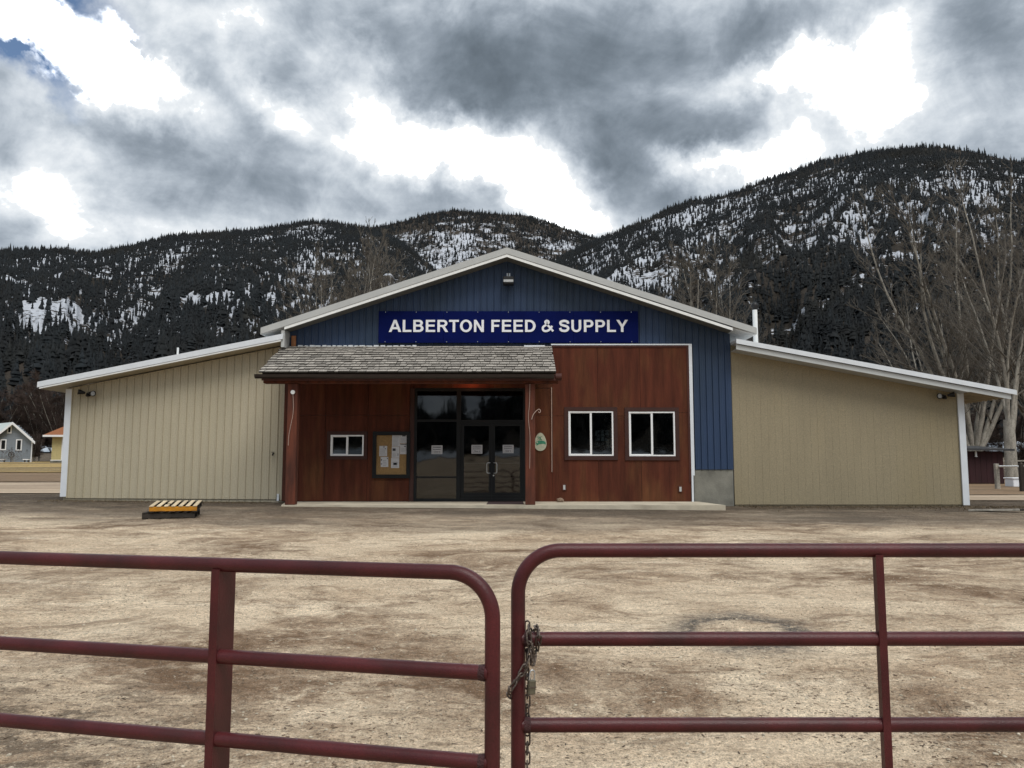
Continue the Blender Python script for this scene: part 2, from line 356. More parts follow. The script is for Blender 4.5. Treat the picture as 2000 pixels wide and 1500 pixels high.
def np_mesh(name, v, f, m):
    me = bpy.data.meshes.new(name); v = np.ascontiguousarray(v, np.float32); f = np.ascontiguousarray(f, np.int32); k = f.shape[1]
    me.vertices.add(len(v)); me.vertices.foreach_set('co', v.ravel())
    me.loops.add(f.size); me.loops.foreach_set('vertex_index', f.ravel())
    me.polygons.add(len(f)); me.polygons.foreach_set('loop_start', np.arange(len(f), dtype=np.int32) * k)
    try: me.polygons.foreach_set('loop_total', np.full(len(f), k, np.int32))
    except Exception: pass
    if m: me.materials.append(m)
    me.update(calc_edges=True); return me

def ground_material():
    m = bpy.data.materials.new('dirt_and_gravel_yard'); m.use_nodes = True; nt = m.node_tree; N = nt.nodes; L = nt.links
    b = N['Principled BSDF']; b.inputs['Roughness'].default_value = .95; b.inputs['Specular IOR Level'].default_value = .15
    tc = N.new('ShaderNodeTexCoord'); P = tc.outputs['Object']
    def noise(scale, detail=5, rough=.6, st=(1, 1, 1), dist=0.0, loc=(0, 0, 0)):
        mp = N.new('ShaderNodeMapping'); L.new(P, mp.inputs[0]); mp.inputs['Scale'].default_value = st; mp.inputs['Location'].default_value = loc
        n = N.new('ShaderNodeTexNoise'); L.new(mp.outputs[0], n.inputs['Vector']); n.inputs['Scale'].default_value = scale; n.inputs['Detail'].default_value = detail; n.inputs['Roughness'].default_value = rough; n.inputs['Distortion'].default_value = dist
        return n.outputs['Fac']
    def rng(v, a, c, lo=0., hi=1.):
        r = N.new('ShaderNodeMapRange'); L.new(v, r.inputs[0]); r.inputs[1].default_value = a; r.inputs[2].default_value = c; r.inputs[3].default_value = lo; r.inputs[4].default_value = hi; return r.outputs[0]
    def mth(op, a, c, clamp=False):
        n = N.new('ShaderNodeMath'); n.operation = op; n.use_clamp = clamp
        for i, v in enumerate((a, c)):
            if isinstance(v, (int, float)): n.inputs[i].default_value = v
            else: L.new(v, n.inputs[i])
        return n.outputs[0]
    def mix(f, a, c):
        n = N.new('ShaderNodeMix'); n.data_type = 'RGBA'; L.new(f, n.inputs[0])
        for i, v in ((6, a), (7, c)):
            if isinstance(v, tuple): n.inputs[i].default_value = (*v, 1)
            else: L.new(v, n.inputs[i])
        return n.outputs[2]
    SAND, TAN, BROWN, GREY = (.80, .655, .475), (.52, .39, .265), (.205, .130, .078), (.135, .108, .082)
    col = mix(rng(noise(.55, 8, .72, (.7, 1, 1), .5), .38, .62), SAND, TAN)
    col = mix(rng(noise(.38, 9, .74, (.8, 1, 1), .8, (5, 2, 0)), .48, .62), col, BROWN)
    col = mix(mth('MULTIPLY', rng(noise(1.5, 8, .76, (.6, 1, 1), .6, (9, 3, 0)), .54, .66), .8), col, BROWN)
    col = mix(mth('MULTIPLY', rng(noise(2.6, 8, .76, (1, 1, 1), .4, (1, 7, 0)), .53, .64), .8), col, SAND)
    trk = mth('MULTIPLY', mth('MULTIPLY', rng(noise(1.0, 7, .72, (.13, 1, 1), .5, (3, 9, 0)), .52, .62), .6), rng(noise(.5, 4, .6, (1, 1, 1), 0, (8, 8, 0)), .42, .58))
    col = mix(trk, col, BROWN)
    pale = mth('MULTIPLY', rng(noise(1.3, 7, .74, (.2, 1, 1), .5, (13, 2, 0)), .56, .66), .6)
    col = mix(pale, col, (.78, .66, .50))
    # the darker gravel apron in front of the building
    sep = N.new('ShaderNodeSeparateXYZ'); L.new(P, sep.inputs[0])
    yy = mth('ADD', sep.outputs[1], mth('MULTIPLY', mth('SUBTRACT', noise(.30, 5, .6, (.5, 1, 1)), .5), 11.0))
    yy = mth('ADD', yy, mth('MULTIPLY', mth('ABSOLUTE', sep.outputs[0], 0), .0))
    apron = rng(yy, 14.5, 18.5)
    col = mix(mth('MULTIPLY', apron, rng(noise(.8, 6, .65, (.35, 1, 1)), .36, .58, .55, .97)), col, GREY)
    # leaf litter, damp grit and painted contact shade along the foot of the walls, and the littered corner by the left gate
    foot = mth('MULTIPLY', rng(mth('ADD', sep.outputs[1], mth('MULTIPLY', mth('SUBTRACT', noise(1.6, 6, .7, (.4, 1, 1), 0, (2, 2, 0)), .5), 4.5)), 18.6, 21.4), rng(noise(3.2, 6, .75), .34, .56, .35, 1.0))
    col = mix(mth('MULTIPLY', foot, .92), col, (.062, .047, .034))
    cx = mth('ADD', mth('MULTIPLY', mth('ADD', sep.outputs[0], 3.3), .42), 0); cy = mth('MULTIPLY', mth('SUBTRACT', sep.outputs[1], 4.3), .45)
    cr_ = mth('ADD', mth('SQRT', mth('ADD', mth('MULTIPLY', cx, cx), mth('MULTIPLY', cy, cy)), 0), mth('MULTIPLY', mth('SUBTRACT', noise(1.8, 6, .7), .5), .9))
    lit = mth('MULTIPLY', rng(cr_, .85, .45), rng(noise(7, 6, .75, (.6, 1, 1)), .44, .56))
    col = mix(mth('MULTIPLY', lit, .75), col, (.105, .078, .055))
    # stony damp ring left by a puddle
    dx = mth('SUBTRACT', sep.outputs[0], 2.08); dy = mth('SUBTRACT', sep.outputs[1], 7.35)
    rad = mth('SQRT', mth('ADD', mth('MULTIPLY', dx, dx), mth('MULTIPLY', mth('MULTIPLY', dy, dy), .8)), 0)
    rad = mth('ADD', rad, mth('MULTIPLY', mth('SUBTRACT', noise(3.0, 6, .7), .5), .5))
    ring = mth('MULTIPLY', mth('MULTIPLY', rng(rad, .30, .44), rng(rad, .85, .48)), rng(noise(16, 5, .8), .34, .52))
    col = mix(mth('MULTIPLY', ring, .92), col, (.085, .080, .075))
    # grit, stones and small dark chips
    vor = N.new('ShaderNodeTexVoronoi'); L.new(P, vor.inputs['Vector']); vor.inputs['Scale'].default_value = 34
    speck = mth('MULTIPLY', rng(noise(40, 5, .8), .545, .62), rng(noise(1.3, 5, .7), .36, .56))
    col = mix(mth('MULTIPLY', speck, .9), col, (.085, .065, .048))
    speck2 = mth('MULTIPLY', rng(noise(70, 2, .6, (1, 1, 1), 0, (4, 4, 0)), .62, .70), .6)
    col = mix(speck2, col, (.62, .56, .45))
    streak = mth('MULTIPLY', rng(noise(9, 5, .7, (.35, 1, 1), .6, (2, 8, 0)), .58, .68), .55)
    col = mix(streak, col, (.15, .105, .07))
    grain = rng(noise(95, 3, .75, (1, 1, 1), 0, (3, 1, 0)), .30, .70, .52, 1.42)
    grain = mth('MULTIPLY', grain, rng(noise(22, 5, .75, (1, 1, 1), .3, (7, 5, 0)), .30, .70, .62, 1.34))
    vm = N.new('ShaderNodeVectorMath'); vm.operation = 'SCALE'; L.new(col, vm.inputs[0]); L.new(grain, vm.inputs['Scale'])
    L.new(vm.outputs[0], b.inputs['Base Color'])
    h = mth('ADD', mth('MULTIPLY', noise(26, 5, .7), 1.0), mth('MULTIPLY', vor.outputs['Distance'], -.35))
    h = mth('ADD', h, mth('MULTIPLY', noise(4, 5, .65), 2.4))
    bp = N.new('ShaderNodeBump'); bp.inputs['Strength'].default_value = 1.0; bp.inputs['Distance'].default_value = .03; L.new(h, bp.inputs['Height']); L.new(bp.outputs[0], b.inputs['Normal'])
    return m
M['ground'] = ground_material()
def axis(a, b, fine, lo, hi, ratio=1.18):
    out = list(np.arange(a, b + 1e-6, fine)); d = fine; x = b
    while x < hi: d *= ratio; x += d; out.append(x)
    d = fine; x = a; left = []
    while x > lo: d *= ratio; x -= d; left.append(x)
    return left[::-1] + out
def zg(A, B):
    near = np.exp(-(np.maximum(np.abs(A) - 16, 0) / 8) ** 2) * np.exp(-(np.maximum(B - 20.3, 0) / 1.2) ** 2) * np.clip((B - 1.0) / .5, 0, 1)
    mask = 1 - smooth((B - 20.0) / .7) * 0.85
    d = (fbm(A * .9, B * .9, 3) - .5) * .07 + (fbm(A * 5, B * 5, 9) - .5) * .035
    return G(A, B) + d * near * mask
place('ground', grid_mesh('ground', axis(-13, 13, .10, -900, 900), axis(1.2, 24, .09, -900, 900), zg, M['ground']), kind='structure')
M['road'] = mat('pale_dirt_road', (.42, .33, .235), .95, .25, .6, (.15, 1, 1), fine=.15, finescale=6, alt=(.26, .19, .13), altscale=.5, altstretch=(.12, 1, 1))
M['brownearth'] = mat('brown_verge', (.19, .125, .07), .95, .35, .6, (.3, 1, 1), fine=.2, finescale=5)
def sheet(name, x0, x1, y0, y1, m, dz, n=40, edge=.9, seed=1):
    xs = np.linspace(x0, x1, n * 2); ts = np.linspace(0, 1, 14)
    A = np.repeat(xs[None], len(ts), 0); e0 = y0 + (fbm(xs * .25, xs * 0 + seed, seed) - .5) * 2 * edge; e1 = y1 + (fbm(xs * .25, xs * 0 + seed + 5, seed) - .5) * 2 * edge
    B = e0[None] + (e1 - e0)[None] * ts[:, None]
    v = np.stack([A, B, G(A, B) + dz], -1).reshape(-1, 3); i = np.arange(A.size).reshape(A.shape)
    f = np.stack([i[:-1, :-1], i[:-1, 1:], i[1:, 1:], i[1:, :-1]], -1).reshape(-1, 4)
    return place(name, np_mesh(name, v, f, m), kind='structure')
sheet('road', -75, -15, 31, 43, M['road'], .03, seed=2)
sheet('verge', -85, -15, 43.8, 60, M['brownearth'], .035, seed=3)
sheet('lawn', -95, -15, 57, 112, M['drygrass'], .08, seed=4, edge=1.5)
sheet('driveway', 15, 70, 27.5, 35, M['road'], .03, seed=6)
sheet('verge', 15, 80, 36, 60, M['brownearth'], .02, seed=8)

# ------------------------------------------------------------------ hills and their forest
def hill_material():
    m = bpy.data.materials.new('snowy_rocky_slope'); m.use_nodes = True; nt = m.node_tree; N = nt.nodes; L = nt.links
    b = N['Principled BSDF']; b.inputs['Roughness'].default_value = .9; b.inputs['Specular IOR Level'].default_value = .1
    at_ = N.new('ShaderNodeAttribute'); at_.attribute_name = 'snow'
    tc = N.new('ShaderNodeTexCoord')
    def noise(scale, d, st=(1, 1, 1)):
        mp = N.new('ShaderNodeMapping'); L.new(tc.outputs['Object'], mp.inputs[0]); mp.inputs['Scale'].default_value = st
        n = N.new('ShaderNodeTexNoise'); L.new(mp.outputs[0], n.inputs['Vector']); n.inputs['Scale'].default_value = scale; n.inputs['Detail'].default_value = d; n.inputs['Roughness'].default_value = .65; return n.outputs['Fac']
    n1 = noise(.12, 8, (1, 1, 4.5)); n2 = noise(.012, 5)
    def mth(op, a, c):
        n = N.new('ShaderNodeMath'); n.operation = op
        for i, v in enumerate((a, c)):
            if isinstance(v, (int, float)): n.inputs[i].default_value = v
            else: L.new(v, n.inputs[i])
        return n.outputs[0]
    s = mth('ADD', at_.outputs['Fac'], mth('MULTIPLY', mth('SUBTRACT', n1, .5), 2.6))
    r = N.new('ShaderNodeMapRange'); L.new(s, r.inputs[0]); r.inputs[1].default_value = .52; r.inputs[2].default_value = .62
    ramp = N.new('ShaderNodeValToRGB'); L.new(n2, ramp.inputs[0]); ramp.color_ramp.elements[0].color = (.028, .026, .022, 1); ramp.color_ramp.elements[1].color = (.085, .07, .058, 1)
    ramp.color_ramp.elements[0].position = .35; ramp.color_ramp.elements[1].position = .7
    mx = N.new('ShaderNodeMix'); mx.data_type = 'RGBA'; L.new(r.outputs[0], mx.inputs[0]); L.new(ramp.outputs[0], mx.inputs[6]); mx.inputs[7].default_value = (.56, .59, .645, 1)
    L.new(mx.outputs[2], b.inputs['Base Color'])
    bp = N.new('ShaderNodeBump'); bp.inputs['Strength'].default_value = .8; bp.inputs['Distance'].default_value = 6; L.new(n1, bp.inputs['Height']); L.new(bp.outputs[0], b.inputs['Normal'])
    return m
M['hill'] = hill_material()
TEMPL = []
def conifer_template(k, tiers, sides):
    r = random.Random(k); vs = []; fs = []
    for t in range(tiers):
        z0 = .08 + .80 * t / tiers; z1 = min(1.0, z0 + 1.25 / tiers + .05); rad = .20 * (1 - t / (tiers + .35)) * r.uniform(.85, 1.15)
        b = len(vs); vs.append((r.uniform(-.015, .015), r.uniform(-.015, .015), z1 if t < tiers - 1 else 1.0))
        for s in range(sides):
            a = 2 * math.pi * (s + r.uniform(-.2, .2)) / sides; q = rad * r.uniform(.65, 1.25)
            vs.append((math.cos(a) * q, math.sin(a) * q, z0 + r.uniform(-.05, .03)))
        fs += [(b, b + 1 + s, b + 1 + (s + 1) % sides) for s in range(sides)]
    return np.array(vs), np.array(fs)
FAR_T = [conifer_template(k, 3, 5) for k in range(9)]
NEAR_T = [conifer_template(20 + k, 7, 7) for k in range(5)]
def forest_mesh(name, pos, hgt, wid, templates, m):
    vs = []; fs = []; off = 0; n = len(pos); pick = nrng.integers(0, len(templates), n); ang = nrng.uniform(0, 6.28, n)
    for k, (tv, tf) in enumerate(templates):
        q = np.where(pick == k)[0]
        if not len(q): continue
        c, s = np.cos(ang[q])[:, None], np.sin(ang[q])[:, None]
        x = (tv[None, :, 0] * c - tv[None, :, 1] * s) * (hgt[q] * wid[q])[:, None]; y = (tv[None, :, 0] * s + tv[None, :, 1] * c) * (hgt[q] * wid[q])[:, None]; z = tv[None, :, 2] * hgt[q][:, None]
        v = np.stack([x + pos[q, 0][:, None], y + pos[q, 1][:, None], z + pos[q, 2][:, None] - .3], -1).reshape(-1, 3)
        f = (tf[None] + (np.arange(len(q)) * len(tv))[:, None, None] + off).reshape(-1, 3)
        vs.append(v); fs.append(f); off += len(v)
    return np_mesh(name, np.concatenate(vs), np.concatenate(fs), m)

def hill(sky, Rf, Ff, zfoot, hints, seed, n_trees, nth=420, ns=110, base_snow=.30, tree_h=(9, 15), rough=62, trees=True, open_keep=.50):
    """sky: the ridge as (azimuth, tan elevation); Rf, Ff: ridge and foot distance over azimuth."""
    th0, th1 = sky[0][0], sky[-1][0]; th = np.linspace(th0, th1, nth); tanE = np.interp(th, [s[0] for s in sky], [s[1] for s in sky])
    ker = np.array([1, 2, 3, 2, 1.]); ker /= ker.sum(); tanE = np.convolve(np.pad(tanE, 2, 'edge'), ker, 'valid')
    R = Rf(th); F = Ff(th); zr = EYE + tanE * R - 6
    sA = np.concatenate([np.linspace(0, 1, ns), np.linspace(1.04, 1.5, 14)])
    def surf(TH, SS):
        r_ = np.interp(TH, th, R); f_ = np.interp(TH, th, F); z_ = np.interp(TH, th, zr)
        p = .42 * SS + .58 * np.maximum(SS, 0) ** 1.6
        p = np.where(SS <= 1, p, 1 - (SS - 1) * 1.1)
        rr = f_ + (r_ - f_) * SS
        spur = (1 - np.abs(fbm(TH * 11, rr / 520, seed, 5, .5) - .5) * 5) * .75
        bowl = np.clip(5 * SS * np.maximum(1 - SS, 0) ** 1.6, 0, 1)
        z = zfoot + (z_ - zfoot) * p + spur * rough * bowl * np.interp(r_, [600, 2500], [.6, 1.5])
        return rr * np.sin(TH), rr * np.cos(TH), z
    def snowf(TH, SS, x, y, z):
        e = (z - EYE) / np.hypot(x, y)
        v = base_snow + (fbm(x / 38 + 3, (y + z * 3) / 38, seed + 50, 5, .68) - .5) * 2.3 + (fbm(x / 330, (y + z) / 330, seed + 80, 3) - .5) * .8
        for hx, hy, rx, ry, amp in hints:
            d = Vector(ray(hx, hy)); a0 = math.atan2(d.x, d.y); e0 = d.z / math.hypot(d.x, d.y)
            v = v + .50 * amp * np.exp(-(((TH - a0) / (rx / FPX)) ** 2 + ((e - e0) / (ry / FPX)) ** 2))
        v = v + (fbm(TH * 52 + SS * 3.0, SS * 5 + 3, seed + 200, 4, .6) - .5) * .75
        v = v - .5 * smooth((SS - .93) / .05) - .6 * smooth((.20 - SS) / .12)
        return np.clip(v, -1, 1)
    TH, SS = np.meshgrid(th, sA); x, y, z = surf(TH, SS); snow = snowf(TH, SS, x, y, z)
    v = np.stack([x, y, z], -1).reshape(-1, 3); i = np.arange(v.shape[0]).reshape(TH.shape)
    f = np.stack([i[:-1, :-1], i[:-1, 1:], i[1:, 1:], i[1:, :-1]], -1).reshape(-1, 4)
    me = np_mesh('hill', v, f, M['hill']); me.polygons.foreach_set('use_smooth', np.ones(len(f), bool))
    a = me.attributes.new('snow', 'FLOAT', 'POINT'); a.data.foreach_set('value', snow.ravel().astype(np.float32))
    place('hill', me, kind='structure')
    if not trees: return
    # trees: even over the slope's area, thinned where the snow lies open
    k = int(n_trees * 2.2); ss = np.sqrt(nrng.uniform(.0, 1.06, k)) ; ss = np.where(nrng.random(k) < .06, nrng.uniform(0, .25, k), ss); ss = np.where(nrng.random(k) < .10, nrng.uniform(.93, 1.02, k), ss); tt = nrng.uniform(th0, th1, k)
    x, y, z = surf(tt, ss); sn = snowf(tt, ss, x, y, z)
    grove = fbm(x / 60, (y + z) / 60, seed + 120, 4, .6)
    keep = nrng.random(k) < np.where(sn > .62, open_keep, np.where(sn > .44, .60, 1.0)) * np.clip(grove * 2.2 - .25, .15, 1)
    x, y, z, ss = x[keep][:n_trees], y[keep][:n_trees], z[keep][:n_trees], ss[keep][:n_trees]
    pos = np.stack([x, y, z], -1); d = np.hypot(x, y)
    h = nrng.uniform(tree_h[0], tree_h[1], len(x)) * np.clip(np.exp(nrng.normal(0, .28, len(x))), .5, 1.8) * np.where(ss > .93, .85, 1) * np.interp(d, [300, 800], [1.35, 1.0]); w = nrng.uniform(.65, 1.1, len(x))
    nearm = d < 620
    place('forest', forest_mesh('forest', pos[~nearm], h[~nearm], w[~nearm], FAR_T, M['conifer']), kind='stuff')
    if nearm.any(): place('forest', forest_mesh('forest', pos[nearm], h[nearm], w[nearm] * 1.05, NEAR_T, M['conifer']), kind='stuff')
def skyline(pts):
    out = []
    for px, py in pts:
        d = ray(px, py); out.append((math.atan2(d[0], d[1]), d[2] / math.hypot(d[0], d[1])))
    return out
# middle range, farthest
hill(skyline([(380, 540), (560, 480), (700, 445), (745, 438), (790, 428), (830, 416), (870, 409), (900, 408), (960, 414), (1020, 416), (1060, 426), (1100, 442), (1150, 457), (1200, 472), (1300, 520), (1500, 600)]),
     lambda t: 2300 + 0 * t, lambda t: 1250 + 0 * t, 20, [(640, 455, 90, 22, .5), (1090, 480, 70, 20, .4), (900, 490, 50, 25, .35)], 5, 26000, base_snow=.40, tree_h=(8, 13), rough=60)
# left range
hill(skyline([(-1500, 620), (-900, 560), (-500, 520), (-200, 490), (0, 484), (60, 482), (130, 482), (190, 488), (260, 474), (330, 456), (400, 452), (450, 448), (520, 441), (600, 428), (640, 428), (700, 437), (740, 445), (800, 480), (870, 540), (950, 620), (1050, 720)]),
     lambda t: 1500 + 0 * t, lambda t: 330 + 60 * np.sin(t * 5), 8,
     [(380, 480, 50, 18, .7), (270, 620, 70, 22, .75), (620, 450, 60, 22, .5), (75, 560, 24, 34, .3), (200, 515, 50, 14, .5), (560, 560, 60, 50, .55), (90, 470, 300, 10, -.3), (470, 640, 60, 14, .35), (160, 730, 120, 60, -.5), (30, 700, 90, 80, -.4), (430, 690, 80, 25, -.35), (330, 560, 60, 20, -.3), (480, 520, 40, 20, .3)],
     9, 56000, nth=760, ns=190, base_snow=.42, tree_h=(5.5, 10))
# right range
hill(skyline([(880, 700), (960, 590), (1040, 525), (1100, 495), (1140, 474), (1180, 457), (1250, 430), (1300, 405), (1350, 384), (1400, 379), (1440, 368), (1480, 352), (1540, 331), (1600, 309), (1660, 296), (1720, 287), (1790, 281), (1850, 281), (1900, 290), (1950, 301), (2000, 311), (2200, 360), (2600, 430), (3200, 500)]),
     lambda t: 1350 + 0 * t, lambda t: 270 + 40 * np.sin(t * 6), 8,
     [(1220, 500, 90, 60, .55), (1340, 470, 60, 40, .45), (1400, 400, 60, 16, .4), (1600, 480, 110, 40, .38), (1800, 390, 150, 50, .5), (1650, 590, 70, 50, .2), (1780, 620, 30, 60, .5), (1500, 330, 100, 22, -.4), (1830, 300, 160, 22, -.5), (1500, 560, 60, 60, -.4), (1640, 660, 120, 50, -.35), (1900, 470, 80, 50, .25), (1540, 640, 40, 50, -.2)],
     14, 54000, nth=760, ns=210, base_snow=.455, tree_h=(5, 9), open_keep=.42)
# the valley's other side, behind the photographer
back = [(math.radians(d), .047 + .016 * math.sin(d * .11) + .012 * math.sin(d * .37)) for d in range(100, 261, 4)]
hill(back, lambda t: 1100 + 0 * t, lambda t: 330 + 0 * t, 8, [], 31, 9000, nth=260, ns=60, base_snow=.34, tree_h=(12, 20))

# ------------------------------------------------------------------ the store
FY = 23.0
store = thing('store_building', 'long blue, red and cream metal feed store with a shingled porch', 'store', (0, FY, .5))
APX, APZ = -.147, 7.56            # wall apex under the rake
PITCH = .3335
RIBP, RIBH = .2286, .042
def rib_panel(name, x0, x1, bot, top, y, m, parent, pitch=RIBP, h=RIBH, minor=True):
    xs = []; n = max(1, round((x1 - x0) / pitch)); p = (x1 - x0) / n
    for k in range(n):
        a = x0 + k * p
        prof = [(0, 0), (.06, -h), (.13, -h), (.19, 0)]
        if minor: prof += [(.42, 0), (.45, -.004), (.49, -.004), (.52, 0), (.70, 0), (.73, -.004), (.77, -.004), (.80, 0)]
        xs += [(a + t * p, d) for t, d in prof]
    xs.append((x1, 0.0))
    mb = MB(); vs = []
    for x, d in xs: vs += [(x, y + d, bot(x)), (x, y + d, top(x))]
    # split at apex handled by the caller; a return edge gives the sheet its thickness
    mb.add(vs, [(2 * i, 2 * i + 2, 2 * i + 3, 2 * i + 1) for i in range(len(xs) - 1)])
    b0 = [(x, y + d, bot(x)) for x, d in xs]; b1 = [(x, y + .012, bot(x)) for x, d in xs]
    k = len(xs); mb.add(b0 + b1, [(i, k + i, k + i + 1, i + 1) for i in range(k - 1)])
    return obj(name, mb, m, parent)
def run_panels(name, x0, x1, bot, top, y, m, parent, width=.914, breaks=(), **kw):
    edges = sorted(set([x0, x1] + list(breaks))); i = 0
    for a, b in zip(edges[:-1], edges[1:]):
        n = max(1, math.ceil((b - a) / width - .05)); w = (b - a) / n
        for k in range(n):
            rib_panel(name, a + k * w, a + (k + 1) * w, bot, top, y - .0015 * (i % 2), m, parent, **kw); i += 1
wing_l_top = lambda x: 5.06 + (x + 6.53) * .2
wing_r_top = lambda x: 5.08 - (x - 6.3) * .189
gable_top = lambda x: APZ - abs(x - APX) * PITCH
wl0, wl1 = -12.82, -6.54
run_panels('cream_siding_panel', wl0 + .10, wl1, lambda x: .66 + (wl0 - x) * .006, wing_l_top, FY, M['cream'], store)
run_panels('shaded_siding_panel', 6.36, 12.86, lambda x: .475, wing_r_top, FY + .02, M['tan'], store, h=.005, minor=False)
run_panels('blue_siding_panel', -6.46, 5.24, lambda x: 4.96, gable_top, FY, M['blue'], store, width=.86, breaks=(APX,), pitch=.215)
run_panels('blue_siding_panel', 5.24, 6.345, lambda x: 1.47, gable_top, FY, M['blue'], store, width=.86, pitch=.215)
mb = MB(); mb.bbox(5.205, 6.33, FY + .02, FY + .25, .35, 1.46, .012); obj('concrete_foundation', mb, M['concrete'], store)
# walls behind the sheets, sides, back: one shell
DEP = 12.0
def prism_wall(pts, y0, y1): return MB().poly(pts, y0, y1)
HOLES = [(-5.19, -4.235, 1.855, 2.455), (-2.80, .385, .57, 3.79), (1.615, 2.905, 1.855, 3.135), (3.345, 4.67, 1.845, 3.125)]
def holed(x0, x1, z0, z1, y0, y1, holes, mb=None):
    mb = mb or MB(); xs = sorted({x0, x1, *[h for q in holes for h in q[:2] if x0 < h < x1]}); zs = sorted({z0, z1, *[h for q in holes for h in q[2:] if z0 < h < z1]})
    solid = {}
    for i in range(len(xs) - 1):
        for j in range(len(zs) - 1):
            cx, cz = (xs[i] + xs[i + 1]) / 2, (zs[j] + zs[j + 1]) / 2
            solid[i, j] = not any(a < cx < b and c < cz < d for a, b, c, d in holes)
    for (i, j), s in solid.items():
        if not s: continue
        a, b, c, d = xs[i], xs[i + 1], zs[j], zs[j + 1]
        mb.add([(a, y0, c), (b, y0, c), (b, y0, d), (a, y0, d)], [(0, 1, 2, 3)]); mb.add([(a, y1, c), (b, y1, c), (b, y1, d), (a, y1, d)], [(3, 2, 1, 0)])
        for di, dj, q in ((-1, 0, [(a, c), (a, d)]), (1, 0, [(b, d), (b, c)]), (0, -1, [(b, c), (a, c)]), (0, 1, [(a, d), (b, d)])):
            if not solid.get((i + di, j + dj), False):
                (xa, za), (xb, zb) = q; mb.add([(xa, y0, za), (xa, y1, za), (xb, y1, zb), (xb, y0, zb)], [(0, 1, 2, 3)])
    return mb
mb = MB(); holed(-6.5, 6.34, .3, 5.3, FY + .03, FY + .16, HOLES, mb)
mb.poly([(-6.45, 5.302), (6.3, 5.302), (APX, 7.46)], FY + .03, FY + .16)
obj('front_wall', mb, M['interior'], store)
mb = MB()
mb.poly([(wl0, .3), (-6.52, .3), (-6.52, 5.0), (wl0, 3.72)], FY + .03, FY + .15); obj('wing_wall', mb, M['cream'], store)
mb = MB(); mb.poly([(6.36, .3), (12.9, .3), (12.9, 3.75), (6.36, 5.0)], FY + .05, FY + .15); obj('wing_wall', mb, M['tan'], store)  # tan: cream steel with the wing's dimmer light in its colour
mb = MB(); mb.box(wl0, wl0 + .1, FY + .153, FY + DEP, .3, 3.7); obj('wing_wall', mb, M['cream'], store)
mb = MB(); mb.box(12.80, 12.9, FY + .153, FY + DEP, .3, 3.72); obj('wing_wall', mb, M['tan'], store)  # tan: the shaded cream steel, as above
# inside: room with a far window
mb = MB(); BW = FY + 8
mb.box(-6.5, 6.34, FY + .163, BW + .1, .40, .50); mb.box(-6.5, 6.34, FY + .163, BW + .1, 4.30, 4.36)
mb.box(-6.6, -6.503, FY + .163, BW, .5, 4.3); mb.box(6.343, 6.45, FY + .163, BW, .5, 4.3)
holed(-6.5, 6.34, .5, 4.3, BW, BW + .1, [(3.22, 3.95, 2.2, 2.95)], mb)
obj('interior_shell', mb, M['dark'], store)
mb = MB()
for sx in (3.40, 3.58, 3.76): mb.box(sx, sx + .035, BW - .03, BW - .002, 2.2, 2.95)
obj('back_window_bars', mb, M['dark'], store)
# red plywood front: sheets with recessed joints
RY = 22.90
def ply(x0, x1, z0, z1, holes):
    gap = .004
    mb = holed(x0 + gap, x1 - gap, z0 + gap, z1 - gap, RY, RY + .02, holes)
    if mb.f: obj('plywood_panel', mb, M['red'], store)
xs = [-6.42, -5.35, -4.13, -2.93]
for a, b in zip(xs[:-1], xs[1:]):
    ply(a, b, .58, 3.02, HOLES[:2]); ply(a, b, 3.02, 4.90, HOLES[:2])
ply(-2.93, -1.71, 3.80, 4.90, []); ply(-1.71, -.49, 3.80, 4.90, []); ply(-.49, .73, 3.80, 4.90, HOLES[:2]); ply(.39, 1.16, .58, 3.80, HOLES[1:2]) if False else None
ply(.39, 1.16, .56, 3.02, []); ply(.39, 1.16, 3.02, 3.796, [])
ply(.734, 1.16, 3.80, 4.90, [])
xs = [1.16, 2.26, 3.13, 4.02, 5.10]
xs = [1.16, 2.47, 3.69, 5.10]
for a, b in zip(xs[:-1], xs[1:]):
    ply(a, b, .56, 3.00 if b < 5 else 3.10, HOLES[2:]); ply(a, b, 3.00 if b < 5 else 3.10, 5.00, HOLES[2:])
mb = MB(); mb.box(-6.4, 5.11, RY + .022, FY - .03, .56, .60); mb.box(5.02, 5.11, RY + .022, FY - .03, .6, 5.03); mb.box(1.18, 5.02, RY + .022, FY - .03, 4.95, 5.03)
obj('furring', mb, M['redtrim'], store)
mb = MB(); mb.box(1.17, 5.10, RY - .02, RY - .002, 4.985, 5.045); mb.box(5.045, 5.105, RY - .02, RY - .002, 1.10, 4.983)
obj('trim_board', mb, M['redtrim'], store)
mb = MB(); mb.box(1.13, 5.20, RY - .03, FY - .03, 5.047, 5.085); mb.box(5.108, 5.20, RY - .03, RY + .05, 1.3, 5.045); mb.box(5.108, 5.16, RY - .03, RY + .05, .56, 1.298); mb.box(5.108, 5.125, RY + .052, FY - .03, .56, 5.045)
obj('edge_flashing', mb, M['white'], store)
mb = MB(); mb.box(-6.53, -6.425, RY - .06, FY - .03, .58, 4.95); obj('corner_board', mb, M['post'], store)
mb = MB(); mb.box(-6.40, -6.27, RY + .02, FY - .04, 4.99, 5.33); obj('bare_wood_block', mb, mat('bare_fir', (.34, .15, .07), .8, .2, 8), store)

